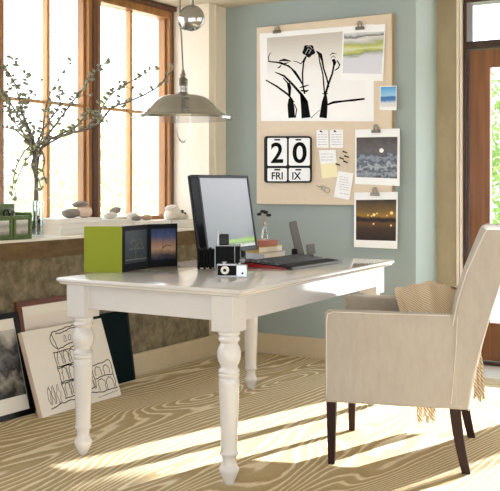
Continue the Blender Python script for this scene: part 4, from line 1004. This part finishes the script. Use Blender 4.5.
# n = ex x ez points +X (into room)
def framed(name, label, y0, y1, xb, xt, h, fw_, fm, matw, img, th=.02):
    o = thing(name, label, 'framed picture', (xb, (y0+y1)/2, FZ)); F, L = leaner(o, y0, y1, xb, xt, h, th); Wd = y1-y0
    m = MB(); lbox(m, F, 0, Wd, 0, fw_, -th, 0); lbox(m, F, 0, Wd, L-fw_, L, -th, 0); lbox(m, F, 0, fw_, fw_, L-fw_, -th, 0); lbox(m, F, Wd-fw_, Wd, fw_, L-fw_, -th, 0)
    m.build('frame', fm, o, bevel=.002)
    lbox(MB(), F, fw_, Wd-fw_, fw_, L-fw_, -th+.002, -.006).build('mat_board', M['paperw'], o, smooth=False)
    m = MB(); a0, a1, b0, b1 = fw_+matw[0], Wd-fw_-matw[1], fw_+matw[2], L-fw_-matw[3]
    m.poly([F(a0, b0, -.005), F(a1, b0, -.005), F(a1, b1, -.005), F(a0, b1, -.005)]); m.build('print', img, o, smooth=False, fixn=False)
    return o, F, L
im = picture_mat('black_white_portrait', [(0, (20, 20, 22)), (.25, (150, 146, 136)), (.4, (40, 38, 40)), (.6, (120, 118, 122)), (.75, (60, 58, 62)), (1, (204, 200, 192))], noise=.9, nscale=(3, 5, 3))
framed('leaning_picture', 'black framed black and white picture leaning on the low wall, leftmost of the row', 2.93, 3.44, -3.435, -3.565, .50, .028, M['black'], (.05, .004, .075, .055), im)
im = picture_mat('tan_dune_print', [(0, (200, 176, 146)), (.5, (214, 176, 140)), (.72, (206, 160, 120)), (.8, (238, 228, 216)), (1, (236, 226, 214))], noise=.12, nscale=(2, 3, 2))
framed('leaning_picture', 'brown wooden framed picture leaning behind the building sketch', 3.452, 3.93, -3.472, -3.578, .548, .030, M['framebrown'], (.025, .025, .03, .05), im)
# dark board
o = thing('dark_art_board', 'dark teal art board leaning on the low wall, rightmost of the row', 'art board', (-3.53, 4.15, FZ)); F, L = leaner(o, 3.96, 4.345, -3.525, -3.585, .41, .012)
lbox(MB(), F, 0, .385, 0, L, -.012, 0).build('board', M['darkteal'], o, bevel=.001)
lbox(MB(), F, .372, .387, 0, L+.001, -.013, .002).build('edge_strip', M['black'], o, bevel=.001)
# canvas with building sketch
ca = on_z(39.7, 417.5, FZ); cb_ = on_z(122, 392.8, FZ)
o = thing('sketch_canvas', 'white canvas with a black line sketch of an arcaded building, leaning behind the desk leg', 'canvas', (ca.x, (ca.y+cb_.y)/2, FZ))
F, L = leaner(o, ca.y, ca.y+.60, ca.x+.02, -3.475, .410, .03); Wd = .60
lbox(MB(), F, 0, Wd, 0, L, -.028, 0).build('canvas', M['canvas'], o, bevel=.002)
lbox(MB(), F, -.0012, 0, .0, L, -.028, -.001).build('canvas_edge', M['canvaside'], o, smooth=False)
k = MB(); rnd = random.Random(3)
def sk_(p): return F(p[0]*Wd, p[1]*L, .0008)
def line(pts, w=.0048):
    Q = []
    for (x0, y0), (x1, y1) in zip(pts, pts[1:]):
        n = max(2, int(math.hypot(x1-x0, y1-y0)/.03))
        for i in range(n): Q.append((x0+(x1-x0)*i/n+rnd.uniform(-.007, .007), y0+(y1-y0)*i/n+rnd.uniform(-.007, .007)))
    Q.append(pts[-1]); P = [(x*Wd, y*L) for x, y in Q]
    k.ribbon(P, w, lambda p: F(p[0], p[1], .0008))
# three receding tiers of arches, slightly tilted, left block and lower right block
def arch(x, y, w_, h):
    line([(x, y), (x, y+h*.6)]+[(x+w_/2-w_/2*math.cos(PI*i/6), y+h*.6+h*.4*math.sin(PI*i/6)) for i in range(7)]+[(x+w_, y)], .004)
tl = .02
line([(.30, .86), (.33, .93), (.66, .985), (.70, .86), (.68, .80), (.36, .72), (.31, .78), (.30, .86)])
line([(.33, .93), (.36, .72)]); line([(.37, .90), (.64, .95)])
for x in (.46, .52, .60): line([(x, .80), (x+.01, .87), (x+.03, .87), (x+.03, .81), (x, .80)], .003)
for r, (yb, xs, w_, h) in enumerate(((.53, (.33, .41, .49, .57), .055, .15), (.34, (.34, .43, .52, .61), .06, .15), (.155, (.33, .42, .52, .62), .06, .15))):
    line([(.30, yb-.01), (.5, yb), (.70, yb+.03)]); line([(.30, yb+.16), (.5, yb+.175), (.70, yb+.21)])
    for x in xs: arch(x, yb+.01+.05*(x-.3), w_, h); line([(x+w_+.012, yb), (x+w_+.012, yb+.16)], .0026)
line([(.31, .14), (.30, .70)]); line([(.71, .16), (.70, .75)])
line([(.70, .42), (.80, .44), (.95, .47), (.97, .40), (.96, .12)]); line([(.72, .27), (.85, .29), (.96, .28)])
for x in (.74, .85): arch(x, .11, .09, .15); arch(x, .30, .075, .11)
line([(.12, .06), (.25, .10), (.40, .105), (.62, .13), (.78, .10), (.98, .11)])
for x in (.13, .18, .235): line([(x, .11), (x-.02, .2), (x-.005, .29), (x+.012, .33), (x+.028, .22), (x+.02, .12), (x, .11)], .003)
line([(.14, .12), (.15, .30)], .0024); line([(.19, .12), (.2, .30)], .0024)
k.build('sketch_lines', M['ink'], o, smooth=False, fixn=False)
k = MB()
P = [(.70+.27*i/40, .045+.006*i/40*4+.012*math.sin(i*1.35)*(.6+.4*math.sin(i*.5))) for i in range(41)]
k.ribbon([(x*Wd, y*L) for x, y in P], .0022, lambda p: F(p[0], p[1], .0008)); k.build('signature', M['ink'], o, smooth=False, fixn=False)

# ================================================================== OUTSIDE PLANTS
def tree(label, x, y, h, rx, n, leafm, seed, z0=-.13, lo=.25, ls=.05, name='garden_tree', boxy=0):
    rnd = random.Random(seed); o = thing(name, label, 'tree', (x, y, z0))
    tr = MB(); tips = []
    tr.tube([(x+boxy*1.05, y+boxy*.3, z0), (x+.03+boxy*1.0, y+boxy*.3, z0+h*(.3+boxy*.45)), (x, y+.03, z0+h*(.75+boxy*.15))], [.03, .02, .008], 8)
    for i in range(12):
        a = rnd.uniform(0, 2*PI); s_ = Vector((x+boxy*.3, y, z0+h*(rnd.uniform(.2, .6) if not boxy else .85))); e = Vector((x+rx*.8*math.cos(a), y+rx*.8*math.sin(a), z0+h*rnd.uniform(.45+boxy*.3, .95)))
        tr.tube([s_, s_.lerp(e, .5)+Vector((0, 0, .05)), e], [.010, .007, .003], 5); tips.append(e)
    tr.build('trunk', M['palebark'], o)
    lf = MB()
    for i in range(n):
        a = rnd.uniform(0, 2*PI); ph_ = rnd.uniform(-1, 1); r_ = rnd.random()**.45
        z = z0+h*(lo+(1-lo)*(.5+.5*ph_*r_)); rad = rx*r_*math.sqrt(max(0, 1-(ph_*r_)**2))
        c_ = Vector((x+rad*math.cos(a), y+rad*math.sin(a), z))
        if boxy: c_ = Vector((x+rx*rnd.uniform(-1, 1), y+rx*.8*rnd.uniform(-1, 1), z0+h*rnd.uniform(lo, 1)))
        d = Vector([rnd.uniform(-1, 1) for _ in range(3)]).normalized(); e = d.orthogonal().normalized(); s_ = ls*rnd.uniform(.6, 1.3)
        lf.poly([c_-d*s_, c_+e*s_*.45, c_+d*s_, c_-e*s_*.45])
    lf.build('foliage', leafm, o, smooth=False, fixn=False)
def along(px_, t, dz=0):
    d = ray(px_, 186); return d.x*t, d.y*t
for i, (px_, t, h, rx, l) in enumerate(((-10, 9.5, 2.1, 1.0, 'pale garden shrub outside at the left edge of the left window'), (24, 11, 2.0, .8, 'pale garden shrub outside behind the vase'), (66, 10, 2.25, .9, 'pale garden shrub outside behind the right half of the left window'),
                                        (112, 11, 2.6, .9, 'pale garden shrub outside the right window, left half'), (146, 10, 2.3, .8, 'pale garden shrub outside the right window, right half'))):
    X, Y = along(px_, t); tree(l, X, Y, h*.9, rx, 550, M['leafp'], 20+i, name='garden_shrub')
X, Y = along(505, 10.5); tree('bright green garden tree outside the glazed door', X, Y, 2.75, 1.1, 3200, M['leaf'], 40, lo=.1)
X, Y = along(470, 13); tree('bright green tree further off, seen past the door frame', X, Y, 3.0, 1.2, 2000, M['leaf'], 41, lo=.1)

tree('added out-of-view tree with a square crown outside the glazed doors, shading the desktop', -.78, 9.2, 3.75, .88, 5200, M['leaf'], 44, lo=.70, ls=.085, boxy=1)  # out of view; put in to keep direct sun off the desktop
# ================================================================== LIGHT
wd = bpy.data.worlds.new('World'); bpy.context.scene.world = wd; wd.use_nodes = True
nt = wd.node_tree; bg = nt.nodes['Background']
tc = nt.nodes.new('ShaderNodeTexCoord'); sp = nt.nodes.new('ShaderNodeSeparateXYZ'); rp = nt.nodes.new('ShaderNodeValToRGB')
nt.links.new(tc.outputs['Generated'], sp.inputs[0]); nt.links.new(sp.outputs['Z'], rp.inputs[0])
e = rp.color_ramp.elements; e[0].position = .0; e[0].color = (.88, .95, 1.04, 1); e[1].position = .8; e[1].color = (.78, .89, 1, 1)
nt.links.new(rp.outputs[0], bg.inputs[0]); bg.inputs[1].default_value = 4.4
sd = bpy.data.lights.new('sun', 'SUN'); sd.energy = 28; sd.angle = R(.8); sd.color = (1, .98, .955)
so_ = bpy.data.objects.new('sun', sd); C.objects.link(so_)
el = R(19.5); dirv = Vector((-.26, -1, 0)).normalized()*math.cos(el); dirv.z = -math.sin(el)
so_.rotation_euler = dirv.to_track_quat('-Z', 'Y').to_euler(); so_.location = (0, 8, 5)
# ================================================================== CAMERA
cdta = bpy.data.cameras.new('camera'); co = bpy.data.objects.new('camera', cdta); C.objects.link(co)
co.location = (0, 0, HC); co.rotation_euler = (PI/2, 0, ANG)
cdta.sensor_fit = 'HORIZONTAL'; cdta.sensor_width = 36; cdta.lens = 36*FPX/500
cdta.shift_y = -(245.5-HY)/500; cdta.clip_start = .05
bpy.context.scene.camera = co
vs = bpy.context.scene.view_settings
vs.view_transform = 'Standard'; vs.look = 'None'; vs.gamma = 1; vs.exposure = .16
bpy.context.scene.cycles.max_bounces = 10; bpy.context.scene.cycles.diffuse_bounces = 6; bpy.context.scene.cycles.transparent_max_bounces = 16
